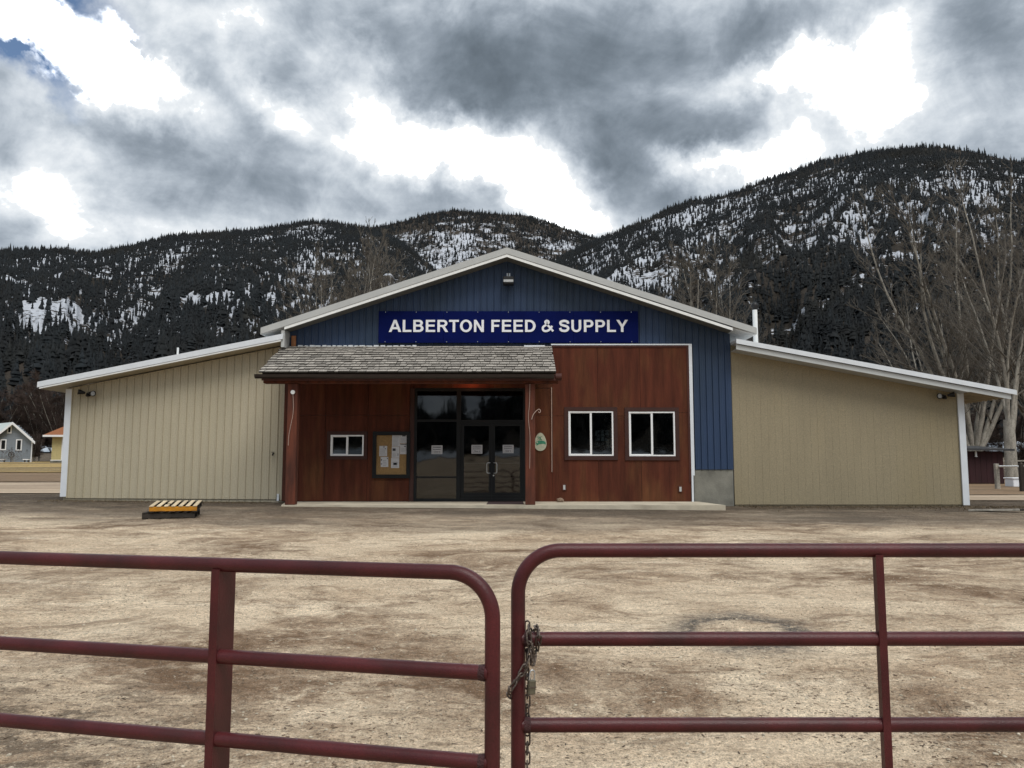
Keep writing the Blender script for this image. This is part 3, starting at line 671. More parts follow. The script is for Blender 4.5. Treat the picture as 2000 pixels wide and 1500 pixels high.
# window builder
def slider(h, depth_y, casing=.10, opens=True):
    x0, x1, z0, z1 = h
    w = obj('window', MB().box(x0, x1, RY + .05, RY + .075, z0, z0 + .02), M['vinyl'], store)
    c = casing; mb = MB()
    mb.box(x0 - c, x1 + c, RY - .03, RY - .003, z1, z1 + c); mb.box(x0 - c, x1 + c, RY - .03, RY - .003, z0 - c, z0)
    mb.box(x0 - c, x0, RY - .03, RY - .003, z0 + .001, z1 - .001); mb.box(x1, x1 + c, RY - .03, RY - .003, z0 + .001, z1 - .001); obj('casing', mb, M['casing'], w)
    t = .042; mb = MB(); a, b = x0 + .003, x1 - .003
    mb.box(a, b, RY - .022, RY + .05, z1 - t, z1 - .003); mb.box(a, b, RY - .022, RY + .05, z0 + .003, z0 + t); mb.box(a, a + t, RY - .022, RY + .05, z0 + t + .001, z1 - t - .001); mb.box(b - t, b, RY - .022, RY + .05, z0 + t + .001, z1 - t - .001)
    obj('frame', mb, M['vinyl'], w)
    mx = (x0 + x1) / 2
    obj('mullion', MB().box(mx - .028, mx + .028, RY - .012, RY + .045, z0 + t, z1 - t), M['vinyl'], w)
    mb = MB(); s = .02
    mb.box(a + t, mx - .028, RY + .0, RY + .04, z1 - t - s, z1 - t - .001); mb.box(a + t, mx - .028, RY + .0, RY + .04, z0 + t + .001, z0 + t + s); mb.box(a + t, a + t + s, RY + .0, RY + .04, z0 + t + s + .001, z1 - t - s - .001)
    obj('sash', mb, M['vinyl'], w)
    obj('pane', MB().box(a + t, mx - .028, RY + .02, RY + .026, z0 + t, z1 - t), M['clear'], w); obj('pane', MB().box(mx + .028, b - t, RY + .03, RY + .036, z0 + t, z1 - t), M['clear'], w)
slider(HOLES[0], RY, .10); slider(HOLES[2], RY, .115); slider(HOLES[3], RY, .115)

# storefront: side light, transom and a pair of doors
def frame_box(mb, x0, x1, z0, z1, t, y0, y1):
    mb.box(x0, x1, y0, y1, z1 - t, z1); mb.box(x0, x1, y0, y1, z0, z0 + t); mb.box(x0, x0 + t, y0, y1, z0 + t + .001, z1 - t - .001); mb.box(x1 - t, x1, y0, y1, z0 + t + .001, z1 - t - .001)
SX0, SX1, SZ0, SZ1 = -2.798, .383, .575, 3.785
DX0 = -1.46; DZ = 2.80
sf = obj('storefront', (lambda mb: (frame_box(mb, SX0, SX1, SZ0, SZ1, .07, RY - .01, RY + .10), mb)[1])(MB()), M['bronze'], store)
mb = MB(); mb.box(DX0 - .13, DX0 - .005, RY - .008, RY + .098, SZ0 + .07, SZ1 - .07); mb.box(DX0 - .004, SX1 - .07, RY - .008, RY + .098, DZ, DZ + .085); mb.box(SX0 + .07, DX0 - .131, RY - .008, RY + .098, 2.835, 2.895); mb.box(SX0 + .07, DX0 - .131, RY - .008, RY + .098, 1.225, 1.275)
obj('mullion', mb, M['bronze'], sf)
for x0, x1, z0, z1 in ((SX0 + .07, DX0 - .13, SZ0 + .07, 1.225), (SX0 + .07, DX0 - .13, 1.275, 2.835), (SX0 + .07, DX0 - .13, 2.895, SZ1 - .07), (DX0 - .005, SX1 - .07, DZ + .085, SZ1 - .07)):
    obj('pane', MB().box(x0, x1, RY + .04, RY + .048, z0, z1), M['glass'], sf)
mb = MB(); mb.box(SX0 - .12, SX0 - .003, RY - .03, RY - .002, .58, 3.80); obj('door_casing', mb, M['casing'], store)
dm = (DX0 + SX1 - .07) / 2
for k, (x0, x1) in enumerate(((DX0 + .004, dm - .003), (dm + .003, SX1 - .075))):
    mb = MB(); frame_box(mb, x0, x1, SZ0 + .072, DZ - .006, .085, RY + .005, RY + .05); mb.box(x0 + .085, x1 - .085, RY + .005, RY + .05, SZ0 + .158, SZ0 + .24)
    d = obj('door', mb, M['bronze'], store)
    obj('pane', MB().box(x0 + .085, x1 - .085, RY + .02, RY + .028, SZ0 + .24, DZ - .09), M['glass'], d)
    hx = x1 - .05 if k == 0 else x0 + .05; sg = -1 if k == 0 else 1
    mb = MB(); mb.tube([(hx, RY + .0, 1.66), (hx + sg * .03, RY - .06, 1.66), (hx + sg * .075, RY - .065, 1.655), (hx + sg * .09, RY - .065, 1.62), (hx + sg * .09, RY - .065, 1.40), (hx + sg * .075, RY - .065, 1.37), (hx + sg * .03, RY - .06, 1.365), (hx, RY, 1.365)], .012, 8); obj('handle', mb, M['alu'], d)
    mb = MB(); mb.box(x0 + .09, x1 - .09, RY + .034, RY + .05, 1.635, 1.665); obj('push_bar', mb, M['alu'], d)
    if k == 1:
        mb = MB(); mb.tube([(x0 + .045, RY + .004, 1.30), (x0 + .045, RY - .012, 1.30)], .022, 12); obj('lock_cylinder', mb, M['alu'], d)

# porch: posts, beam, roof, gutter
PXL, PXR = -6.60, 1.15
for cx in (-5.785, .478):
    mb = MB(); mb.bbox(cx - .13, cx + .13, 20.98, 21.24, .565, 3.74, .012); obj('porch_post', mb, M['post'], store)
mb = MB(); mb.bbox(PXL + .02, 1.235, 21.0, 21.22, 3.745, 3.985, .02); obj('porch_beam', mb, M['post'], store)
mb = MB(); mb.tube([(1.14, 20.86, 3.90), (1.30, 20.86, 3.90)], .095, 14); obj('gutter_end', mb, M['redtrim'], store)
slope = Vector((0, 2.16, 1.0)); sl_len = slope.length; sdirv = slope.normalized(); snorm = Vector((0, -sdirv.z, sdirv.y))
e0 = Vector((0, 20.78, 4.005))     # eave line on the deck's top
def rp(x, t, h=0): return Vector((x, 0, 0)) + e0 + sdirv * t + snorm * h
deck = MB(); deck.hexa([rp(PXL + .05, .02, -.05), rp(PXR, .02, -.05), rp(PXR, sl_len, -.05), rp(PXL + .05, sl_len, -.05), rp(PXL + .05, .02, -.008), rp(PXR, .02, -.008), rp(PXR, sl_len, -.008), rp(PXL + .05, sl_len, -.008)])
proof = obj('porch_roof', deck, M['darkwood'], store)
mb = MB()
for x in np.arange(PXL + .15, PXR - .05, .605): mb.bar(rp(x, .06, -.13), rp(x, sl_len - .05, -.13), .045, .15)
obj('rafter', mb, M['redtrim'], store, kind='stuff')
mb = MB(); mb.hexa([rp(PXL + .08, .3, -.215), rp(PXR - .03, .3, -.215), rp(PXR - .03, sl_len - .06, -.215), rp(PXL + .08, sl_len - .06, -.215), rp(PXL + .08, .3, -.207), rp(PXR - .03, .3, -.207), rp(PXR - .03, sl_len - .06, -.207), rp(PXL + .08, sl_len - .06, -.207)])
obj('porch_ceiling', mb, M['redtrim'], store)
mb = MB(); mb.box(PXL + .04, PXR, 20.80, 20.835, 3.80, 3.955); obj('fascia_board', mb, M['redtrim'], store)
mb = MB()
gp = [(20.80, 3.955), (20.80, 3.85), (20.755, 3.845), (20.70, 3.885), (20.685, 3.93), (20.675, 3.955), (20.69, 3.955), (20.70, 3.93), (20.715, 3.89), (20.76, 3.86), (20.785, 3.86), (20.785, 3.955)]
n = len(gp); xa, xb = -6.72, 1.10
mb.add([(xa, y, z) for y, z in gp] + [(xb, y, z) for y, z in gp], [(i, (i + 1) % n, (i + 1) % n + n, i + n) for i in range(n)]); mb.add([(xa, y, z) for y, z in gp[:6]], [tuple(range(6))]); mb.add([(xb, y, z) for y, z in gp[:6]], [tuple(range(6))[::-1]])
obj('gutter', mb, M['gutter'], store)
mb = MB(); mb.tube([(1.135, RY - .03, 3.82), (1.135, RY - .03, 1.40)], .013, 8); obj('downspout', mb, M['wire'], store)
# shingles: eight lower courses as parts, the top ones joined
M['shaded_butt'] = mat('shaded_shingle_butts', (.045, .040, .035), .95, .3, 30)  # shade between the courses, painted on to shingle butts and sides
smesh = MB().hexa([(-.5, 0, 0), (.5, 0, 0), (.5, .31, -.004), (-.5, .31, -.004), (-.5, 0, .042), (.5, 0, .042), (.5, .31, .003), (-.5, .31, .003)]).mesh('shingle', M['shingle'])
smesh.materials.append(M['shaded_butt'])
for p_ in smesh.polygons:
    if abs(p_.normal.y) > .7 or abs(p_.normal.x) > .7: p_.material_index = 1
roll = math.atan2(sdirv.z, sdirv.y); count = 0; rest = MB()
course = .218
for c in range(11):
    x = PXL - rnd.uniform(0, .06); t = -.05 + c * course
    while x < PXR:
        w = rnd.choice((.11, .15, .19, .23, .27, .30)) * rnd.uniform(.92, 1.1); w = min(w, PXR - x + .005)
        if w < .05: break
        tt = t + rnd.uniform(-.016, .016); lift = rnd.uniform(0, .008); rz = rnd.uniform(-.02, .02); tip = rnd.uniform(-.02, .02)
        if count < 300 and c < 9:
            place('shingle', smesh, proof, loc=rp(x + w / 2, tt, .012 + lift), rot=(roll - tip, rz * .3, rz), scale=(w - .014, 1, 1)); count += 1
        else:
            m4 = Matrix.Translation(rp(x + w / 2, tt, .012 + lift)) @ Matrix.Rotation(roll - tip, 4, 'X') @ Matrix.Diagonal((w - .008, 1, 1, 1))
            ln = min(.31, sl_len - tt + .02)
            rest.hexa([m4 @ Vector(p) for p in [(-.5, 0, 0), (.5, 0, 0), (.5, ln, -.004), (-.5, ln, -.004), (-.5, 0, .042), (.5, 0, .042), (.5, ln, .003), (-.5, ln, .003)]])
        x += w
o = obj('shingle', rest, M['shingle'], proof, kind='stuff'); o.data.materials.append(M['shaded_butt'])
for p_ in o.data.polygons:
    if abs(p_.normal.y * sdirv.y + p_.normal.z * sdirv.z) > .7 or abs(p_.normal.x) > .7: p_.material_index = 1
mb = MB(); x = -6.2
while x < -2.75:
    w = rnd.uniform(.08, .17); mb.box(x, x + w, FY - .10, FY - .026, 5.005, 5.005 + rnd.uniform(.03, .05)); x += w + rnd.uniform(.02, .06)
mb.box(.35, .95, FY - .12, FY - .026, 5.0, 5.045)
obj('closure_strip', mb, M['white'], store)

# roofs, fascias and soffits
def rake(name, x0, z0, x1, z1, lo, hi, y0, y1, m, parent=store):
    return MB().hexa([(x0, y0, z0 - hi), (x1, y0, z1 - hi), (x1, y1, z1 - hi), (x0, y1, z0 - hi), (x0, y0, z0 - lo), (x1, y0, z1 - lo), (x1, y1, z1 - lo), (x0, y1, z0 - lo)])
OV = 22.40
apz = 7.81; tipz = 5.476
for sgn, tx in ((-1, -7.137), (1, 6.948)):
    ax = APX
    o = rake('f', *((tx, tipz, ax, apz) if sgn < 0 else (ax, apz, tx, tipz)), .0, .185, OV, OV + .03, None); obj('rake_fascia', o, M['greytrim'], store)
    ex = -6.47 if sgn < 0 else 6.27; ez = apz - abs(ex - ax) * PITCH
    o = rake('f', *((ex, ez, ax, apz) if sgn < 0 else (ax, apz, ex, ez)), .195, .275, OV + .012, OV + .04, None); obj('rake_trim', o, M['soffit'], store)
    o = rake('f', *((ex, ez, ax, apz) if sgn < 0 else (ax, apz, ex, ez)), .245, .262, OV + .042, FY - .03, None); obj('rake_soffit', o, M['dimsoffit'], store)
    o = rake('f', *((tx, tipz, ax, apz) if sgn < 0 else (ax, apz, tx, tipz)), .02, .10, OV + .032, FY + DEP, None); obj('main_roof', o, M['palegrey'], store)
    # eave soffit with ribs, running back along the building
    mb = MB(); k = 40
    a = (tx, ex) if sgn < 0 else (ex, tx)
    for i in range(k):
        y0 = OV + .05 + i * .28; y1 = y0 + .26
        if y0 > FY + DEP - .5: break
        q = [(a[0], (tipz if sgn < 0 else ez) - .185), (a[1], (ez if sgn < 0 else tipz) - .185)]
        mb.hexa([(q[0][0], y0, q[0][1]), (q[1][0], y0, q[1][1] - .0), (q[1][0], y1, q[1][1]), (q[0][0], y1, q[0][1]), (q[0][0], y0 + .06, q[0][1] + .03), (q[1][0], y0 + .06, q[1][1] + .03), (q[1][0], y1 - .06, q[1][1] + .03), (q[0][0], y1 - .06, q[0][1] + .03)])
    mb.hexa([(q[0][0], OV + .05, q[0][1] + .032), (q[1][0], OV + .05, q[1][1] + .032), (q[1][0], FY + DEP, q[1][1] + .032), (q[0][0], FY + DEP, q[0][1] + .032), (q[0][0], OV + .05, q[0][1] + .05), (q[1][0], OV + .05, q[1][1] + .05), (q[1][0], FY + DEP, q[1][1] + .05), (q[0][0], FY + DEP, q[0][1] + .05)])
    obj('eave_soffit', mb, M['soffit'], store)
mb = MB(); mb.box(-6.56, -6.465, OV + .05, FY - .03, 4.93, 5.41); obj('corner_trim', mb, M['greytrim'], store)
mb = MB(); mb.box(-6.62, -6.50, FY + .17, FY + DEP, 3.6, 5.25); obj('side_wall', mb, M['blue'], store); mb = MB(); mb.box(6.28, 6.36, FY + .17, FY + DEP, 3.6, 5.25); obj('side_wall', mb, M['blue'], store)
mb = MB(); mb.poly([(wl0, .3), (12.9, .3), (12.9, 3.7), (6.3, 5.0), (APX, 7.4), (-6.6, 5.0), (wl0, 3.65)], FY + DEP - .1, FY + DEP - .02)
# the back wall keeps an opening in line with the far window: built as strips
mb = MB(); mb.box(wl0 + .02, 2.6, FY + DEP - .1, FY + DEP - .02, .3, 3.6); mb.box(4.9, 12.8, FY + DEP - .1, FY + DEP - .02, .3, 3.6); mb.box(2.601, 4.899, FY + DEP - .1, FY + DEP - .02, .3, 1.6)
mb.poly([(wl0 + .02, 3.602), (12.8, 3.602), (6.3, 4.95), (APX, 7.4), (-6.6, 4.95)], FY + DEP - .1, FY + DEP - .02)
obj('back_wall', mb, M['tan'], store)  # tan: the shaded cream steel of the right wing
# wing roofs
zl = lambda x: 5.315 + (x + 6.46) * .2
zr_ = lambda x: 5.185 - (x - 6.24) * .1865
obj('wing_fascia', rake('f', -13.385, zl(-13.385), -6.50, zl(-6.50), 0, .155, OV, OV + .03, None), M['white'], store)
obj('wing_trim', rake('f', -13.33, zl(-13.33), -6.56, zl(-6.56), .163, .205, OV + .012, OV + .05, None), M['soffit'], store)
obj('wing_soffit', rake('f', -13.30, zl(-13.30), -6.57, zl(-6.57), .20, .215, OV + .052, FY - .025, None), M['cream'], store)
obj('wing_roof', rake('f', -13.385, zl(-13.385), -6.63, zl(-6.63), .02, .10, OV + .032, FY + DEP, None), M['palegrey'], store)
obj('wing_eave', rake('f', -13.30, zl(-13.30), -12.83, zl(-12.83), .19, .21, FY - .02, FY + DEP, None), M['cream'], store)
obj('wing_fascia', rake('f', 6.36, zr_(6.36), 14.22, zr_(14.22), 0, .135, OV, OV + .03, None), M['white'], store)
obj('wing_trim', rake('f', 6.36, zr_(6.36), 14.08, zr_(14.08), .15, .285, OV + .05, OV + .075, None), M['greytrim'], store)
obj('wing_soffit', rake('f', 6.36, zr_(6.36), 12.9, zr_(12.9), .285, .30, OV + .03, FY + .005, None), M['greytrim'], store)
obj('wing_roof', rake('f', 6.365, zr_(6.365), 14.22, zr_(14.22), .02, .10, OV + .032, FY + DEP, None), M['palegrey'], store)
mb = MB()
for i in range(44):
    y0 = OV + .10 + i * .26
    for (ya, yb, dz) in ((y0, y0 + .12, .25), (y0 + .12, y0 + .26, .21)):
        mb.hexa([(13.05, ya, zr_(13.05) - dz), (14.06, ya, zr_(14.06) - dz), (14.06, yb, zr_(14.06) - dz), (13.05, yb, zr_(13.05) - dz), (13.05, ya, zr_(13.05) - .2), (14.06, ya, zr_(14.06) - .2), (14.06, yb, zr_(14.06) - .2), (13.05, yb, zr_(13.05) - .2)])
obj('wing_eave', mb, mat('brown_purlin_soffit', (.34, .28, .18), .7, .2, 3), store)
mb = MB(); mb.box(wl0 - .06, wl0 + .115, FY - .045, FY + .002, .70, 3.78); mb.box(wl0 - .06, wl0 - .03, FY + .003, FY + .14, .70, 3.75); obj('corner_trim', mb, M['white'], store)
mb = MB(); mb.box(12.85, 13.03, FY - .045, FY + .002, .46, 3.66); mb.box(13.0, 13.03, FY + .003, FY + .15, .46, 3.66); obj('corner_trim', mb, M['white'], store)
mb = MB(); mb.box(-6.60, -6.535, FY - .06, FY - .025, .60, 4.85); obj('corner_trim', mb, M['cream'], store)
mb = MB(); mb.tube([(-6.62, FY - .08, .98), (-6.62, FY - .08, .62)], .035, 10); obj('drain_pipe', mb, M['white'], store) if False else None
mb = MB(); mb.box(-6.69, -6.63, FY - .08, FY - .03, .58, .78); obj('downspout_foot', mb, M['white'], store)
mb = MB(); mb.tube([(-6.83, FY - .02, 1.92), (-6.83, FY - .10, 1.92), (-6.83, FY - .13, 1.87)], .022, 8); mb.tube([(-6.87, FY - .10, 1.96), (-6.79, FY - .10, 1.96)], .012, 6); obj('hose_tap', mb, M['black'], store)
mb = MB(); mb.bbox(1.42, 1.55, RY - .025, RY - .002, .87, 1.06, .008); o1 = obj('outlet_box', mb, M['post'], store); obj('outlet_cover', MB().box(1.455, 1.515, RY - .034, RY - .026, .90, 1.03), M['greytrim'], o1)
mb = MB(); mb.bbox(4.72, 4.84, RY - .025, RY - .002, .82, 1.01, .008); o1 = obj('outlet_box', mb, M['post'], store); obj('outlet_cover', MB().box(4.755, 4.815, RY - .034, RY - .026, .85, .98), M['greytrim'], o1)
# flue on the right roof, vent on the left one
p = at(1476, 664, 26.0)
mb = MB(); mb.tube([(p.x, 26, p.z - .6), (p.x, 26, p.z + 1.0)], .078, 16); fl = obj('flue_pipe', mb, M['soffit'], store)
mb = MB(); mb.tube([(p.x, 26, p.z + .98), (p.x, 26, p.z + 1.06), (p.x, 26, p.z + 1.10), (p.x, 26, p.z + 1.2), (p.x, 26, p.z + 1.25)], [.06, .07, .115, .115, .05], 14); obj('flue_cap', mb, M['black'], fl)
p = at(347, 692, 26.0); mb = MB(); mb.tube([(p.x, 26, p.z - .3), (p.x, 26, p.z + .22)], .035, 8); obj('vent_pipe', mb, M['soffit'], store)

# ------------------------------------------------------------------ porch slab
mb = MB(); sv = [(-5.98, 20.92), (5.52, 20.86), (5.30, RY + .02), (-6.42, RY + .02)]
mb.hexa([(x, y, .25) for x, y in sv] + [(x, y, .563) for x, y in sv]); place('pavement', mb.mesh('pavement', M['slab']), kind='structure')

# ------------------------------------------------------------------ the store sign
def arc(cx, cy, rx, ry, a0, a1, n=14): return [(cx + rx * math.cos(math.radians(a0 + (a1 - a0) * i / n)), cy + ry * math.sin(math.radians(a0 + (a1 - a0) * i / n))) for i in range(n + 1)]
GL = {
 'A': (722, [[(0, 0), (279, 716), (432, 716), (719, 0), (561, 0), (499, 163), (212, 163), (153, 0)], [(257, 284), (453, 284), (355, 549)]]),
 'L': (611, [[(76, 0), (76, 716), (221, 716), (221, 122), (582, 122), (582, 0)]]),
 'E': (667, [[(73, 0), (73, 716), (604, 716), (604, 595), (217, 595), (217, 436), (577, 436), (577, 315), (217, 315), (217, 121), (617, 121), (617, 0)]]),
 'F': (611, [[(74, 0), (74, 716), (565, 716), (565, 595), (218, 595), (218, 425), (517, 425), (517, 304), (218, 304), (218, 0)]]),
 'T': (611, [[(234, 0), (234, 595), (22, 595), (22, 716), (590, 716), (590, 595), (378, 595), (378, 0)]]),
 'N': (722, [[(73, 0), (73, 716), (214, 716), (507, 238), (507, 716), (641, 716), (641, 0), (496, 0), (207, 467), (207, 0)]]),
 'Y': (667, [[(262, 0), (262, 302), (0, 716), (170, 716), (338, 433), (503, 716), (670, 716), (407, 301), (407, 0)]]),
 'O': (778, [arc(390, 358, 346, 370, 0, 350, 35), arc(390, 358, 197, 246, 0, 350, 35)]),
 'D': (722, [[(72, 0), (72, 716)] + arc(336, 358, 343, 358, 90, -90, 20), [(217, 121), (217, 595)] + arc(320, 358, 210, 237, 90, -90, 20)]),
 'P': (667, [[(73, 0), (73, 716)] + arc(400, 495, 225, 221, 90, -90) + [(217, 274), (217, 0)], [(217, 595)] + arc(370, 495, 105, 100, 90, -90) + [(217, 395)]]),
 'R': (722, [[(73, 0), (73, 716)] + arc(420, 512, 230, 204, 90, -70) + [(560, 220), (700, 0), (528, 0), (370, 260), (330, 299), (217, 299), (217, 0)], [(217, 595)] + arc(400, 505, 100, 90, 90, -90) + [(217, 415)]]),
 'B': (722, [[(73, 0), (73, 716)] + arc(400, 535, 225, 181, 90, -48) + arc(410, 208, 255, 208, 50, -90), [(217, 597)] + arc(370, 517, 108, 80, 90, -90) + [(217, 437)], [(217, 318)] + arc(385, 220, 130, 98, 90, -90) + [(217, 122)]]),
 'U': (722, [[(72, 716), (72, 265)] + arc(357, 265, 285, 277, 180, 360, 20) + [(642, 716), (497, 716)] + arc(357, 255, 140, 144, 360, 180, 16) + [(217, 716)]]),
}
def catmull(P, n=8):
    P = [Vector(p) for p in P]; out = []
    for i in range(len(P) - 1):
        a, b, c, d = P[max(i - 1, 0)], P[i], P[i + 1], P[min(i + 2, len(P) - 1)]
        for k in range(n):
            t = k / n; out.append(.5 * ((2 * b) + (c - a) * t + (2 * a - 5 * b + 4 * c - d) * t * t + (3 * b - a - 3 * c + d) * t ** 3))
    return out + [P[-1]]
def stroke(mb, pts, w, sx, ox, oz, y0, y1):
    pts = catmull([(*p, 0) for p in pts]); L_, R_ = [], []
    for i, p in enumerate(pts):
        t = (pts[min(i + 1, len(pts) - 1)] - pts[max(i - 1, 0)]).normalized(); n = Vector((-t.y, t.x, 0)) * w / 2
        L_.append(p + n); R_.append(p - n)
    n = len(pts); vs = []
    for y in (y0, y1):
        for q in L_ + R_: vs.append((ox + q.x * sx, y, oz + q.y * sx))
    fs = []
    for i in range(n - 1):
        fs += [(i, i + 1, n + i + 1, n + i), (2 * n + i, 3 * n + i, 3 * n + i + 1, 2 * n + i + 1), (i, 2 * n + i, 2 * n + i + 1, i + 1), (n + i, n + i + 1, 3 * n + i + 1, 3 * n + i)]
    fs += [(0, n, 3 * n, 2 * n), (n - 1, 3 * n - 1, 4 * n - 1, 2 * n - 1)]
    mb.add(vs, fs)
def glyph_mesh(ch, sx, ox, oz, y, th):
    cu = bpy.data.curves.new('g', 'CURVE'); cu.dimensions = '2D'; cu.fill_mode = 'BOTH'; cu.extrude = th / 2
    for ring in GL[ch][1]:
        sp = cu.splines.new('POLY'); sp.points.add(len(ring) - 1); sp.use_cyclic_u = True
        for k, (a, b) in enumerate(ring): sp.points[k].co = (a * sx, b * sx, 0, 1)
    o = bpy.data.objects.new('g', cu); COL.objects.link(o)
    me = bpy.data.meshes.new_from_object(o.evaluated_get(bpy.context.evaluated_depsgraph_get())); bpy.data.objects.remove(o); bpy.data.curves.remove(cu)
    me.transform(Matrix.Translation((ox, y, oz)) @ Matrix.Rotation(math.radians(90), 4, 'X')); me.name = 'letter'; me.materials.clear(); me.materials.append(M['letter']); return me
SGY = 22.90
sx0, sx1, sz0, sz1 = -3.872, 3.664, 5.115, 6.045
sign = thing('store_sign', 'wide navy blue sign with white capital letters on the blue gable', 'sign', (sx0, SGY, sz0))
pw = (sx1 - sx0) / 4
for k in range(4): obj('sign_panel', MB().bbox(sx0 + k * pw + .002, sx0 + (k + 1) * pw - .002, SGY - .03, SGY + .0, sz0, sz1, .004), M['signblue'], sign)
mb = MB()
for x in np.linspace(sx0 + .4, sx1 - .4, 6): mb.box(x - .03, x + .03, SGY + .002, FY - .024, sz0 + .1, sz1 - .1)
obj('mounting_rail', mb, M['black'], sign)
mb = MB()
for x in np.linspace(sx0 + .2, sx1 - .2, 9):
    for z in (sz0 + .03, sz1 - .03): mb.tube([(x, SGY - .03, z), (x, SGY - .036, z)], .012, 6)
obj('screw', mb, M['alu'], sign, kind='stuff')
TXT = 'ALBERTON FEED & SUPPLY'
adv = lambda c: {' ': 278, 'S': 667, '&': 722}.get(c) or GL[c][0]
tot = sum(adv(c) for c in TXT); tx0, tx1 = at(760, 638, SGY).x, at(1226, 638, SGY).x
cap = .355; sxz = cap / 716; sxx = (tx1 - tx0) / tot; oz = 5.115 + .315
x = tx0
for c in TXT:
    if c == 'S':
        mb = MB(); stroke(mb, [(548, 488), (520, 600), (333, 655), (140, 600), (115, 510), (170, 425), (333, 372), (500, 312), (552, 205), (480, 95), (333, 62), (150, 105), (92, 238)], 140, 1, 0, 0, -.016, 0); me = mb.mesh('letter', M['letter'])
        me.transform(Matrix.Translation((x, SGY - .031, oz)) @ Matrix.Diagonal((sxx, 1, sxz, 1))); place('letter', me, sign)
    elif c == '&':
        mb = MB(); stroke(mb, [(690, 40), (520, 240), (300, 490), (235, 580), (300, 662), (400, 640), (430, 560), (370, 470), (285, 420)], 118, 1, 0, 0, -.016, 0); stroke(mb, [(300, 425), (130, 310), (92, 190), (150, 80), (280, 50), (440, 110), (560, 240), (620, 360)], 122, 1, 0, 0, -.019, 0)
        me = mb.mesh('letter', M['letter']); me.transform(Matrix.Translation((x, SGY - .031, oz)) @ Matrix.Diagonal((sxx, 1, sxz, 1))); place('letter', me, sign)
    elif c != ' ':
        me = glyph_mesh(c, 1.0, 0, 0, 0, .016); me.transform(Matrix.Translation((x, SGY - .040, oz)) @ Matrix.Diagonal((sxx, 1, sxz, 1))); place('letter', me, sign)
    x += adv(c) * sxx

# ------------------------------------------------------------------ lights on the walls
p = at(993, 548, 22.6)
fl = thing('floodlight', 'black box floodlight under the gable peak above the blue sign', 'lamp', (p.x, FY, p.z))
mb = MB(); mb.bbox(p.x - .16, p.x + .16, 22.55, 22.86, p.z - .10, p.z + .12, .02); obj('housing', mb, M['black'], fl)
mb = MB(); mb.tube([(p.x, FY - .03, p.z + .22), (p.x, 22.75, p.z + .24), (p.x, 22.7, p.z + .115)], .025, 8); mb.box(p.x - .05, p.x + .05, FY - .06, FY - .024, p.z + .15, p.z + .30); obj('bracket', mb, M['alu'], fl)
mb = MB(); mb.box(p.x - .14, p.x + .14, 22.54, 22.548, p.z - .05, p.z + .02); obj('lens', mb, M['lens'], fl)
def twin(px, py, label, s):
    p = at(px, py, 22.85); t = thing('security_light', label, 'lamp', (p.x, FY, p.z), 'twin floodlights on the wing walls')
    mb = MB(); mb.tube([(p.x, FY - .03, p.z - .06), (p.x, FY - .09, p.z - .06)], .06, 12); mb.tube([(p.x, FY - .09, p.z - .06), (p.x, FY - .16, p.z - .10)], .035, 8); obj('base_plate', mb, M['black'], t)
    for sg in (-1, 1):
        d = Vector((sg * .75, -.45, -.12 if sg == s else .12)).normalized(); a = Vector((p.x + sg * .06, FY - .13, p.z - .02))
        mb = MB(); mb.tube([a, a + d * .05, a + d * .10, a + d * .19], [.03, .045, .06, .082], 14, caps=False); h = obj('lamp_head', mb, M['black'], t)
        mb = MB(); mb.tube([a + d * .165, a + d * .175], [.066, .062], 14); obj('lens', mb, M['lens'], h)
    return t
twin(170, 766, 'black twin head floodlight high on the cream left wing wall', 1)
twin(1847, 771, 'black twin head floodlight high on the right wing wall', -1)
# small lit lamp in the porch ceiling
lp = thing('porch_lamp', 'glowing red porch lamp tucked under the porch beam above the doors', 'lamp', (-1.17, 22.55, 4.2))
mb = MB(); mb.tube([(-1.17, 22.55, 4.30), (-1.17, 22.55, 4.22), (-1.17, 22.55, 4.19)], [.09, .10, .11], 14); obj('housing', mb, M['black'], lp)
em = bpy.data.materials.new('lit_lamp'); em.use_nodes = True; eb = em.node_tree.nodes['Principled BSDF']; eb.inputs['Base Color'].default_value = (.8, .3, .15, 1); eb.inputs['Emission Color'].default_value = (1, .30, .12, 1); eb.inputs['Emission Strength'].default_value = 6
mb = MB(); mb.tube([(-1.17, 22.55, 4.189), (-1.17, 22.55, 4.15), (-1.17, 22.55, 4.13)], [.085, .07, .03], 14); obj('bulb', mb, em, lp)
ll = bpy.data.lights.new('porch_lamp_light', 'POINT'); ll.energy = 2.2; ll.color = (1, .35, .15); ll.shadow_soft_size = .05; lo = bpy.data.objects.new('porch_lamp_light', ll); COL.objects.link(lo); lo.location = (-1.17, 22.62, 4.06)

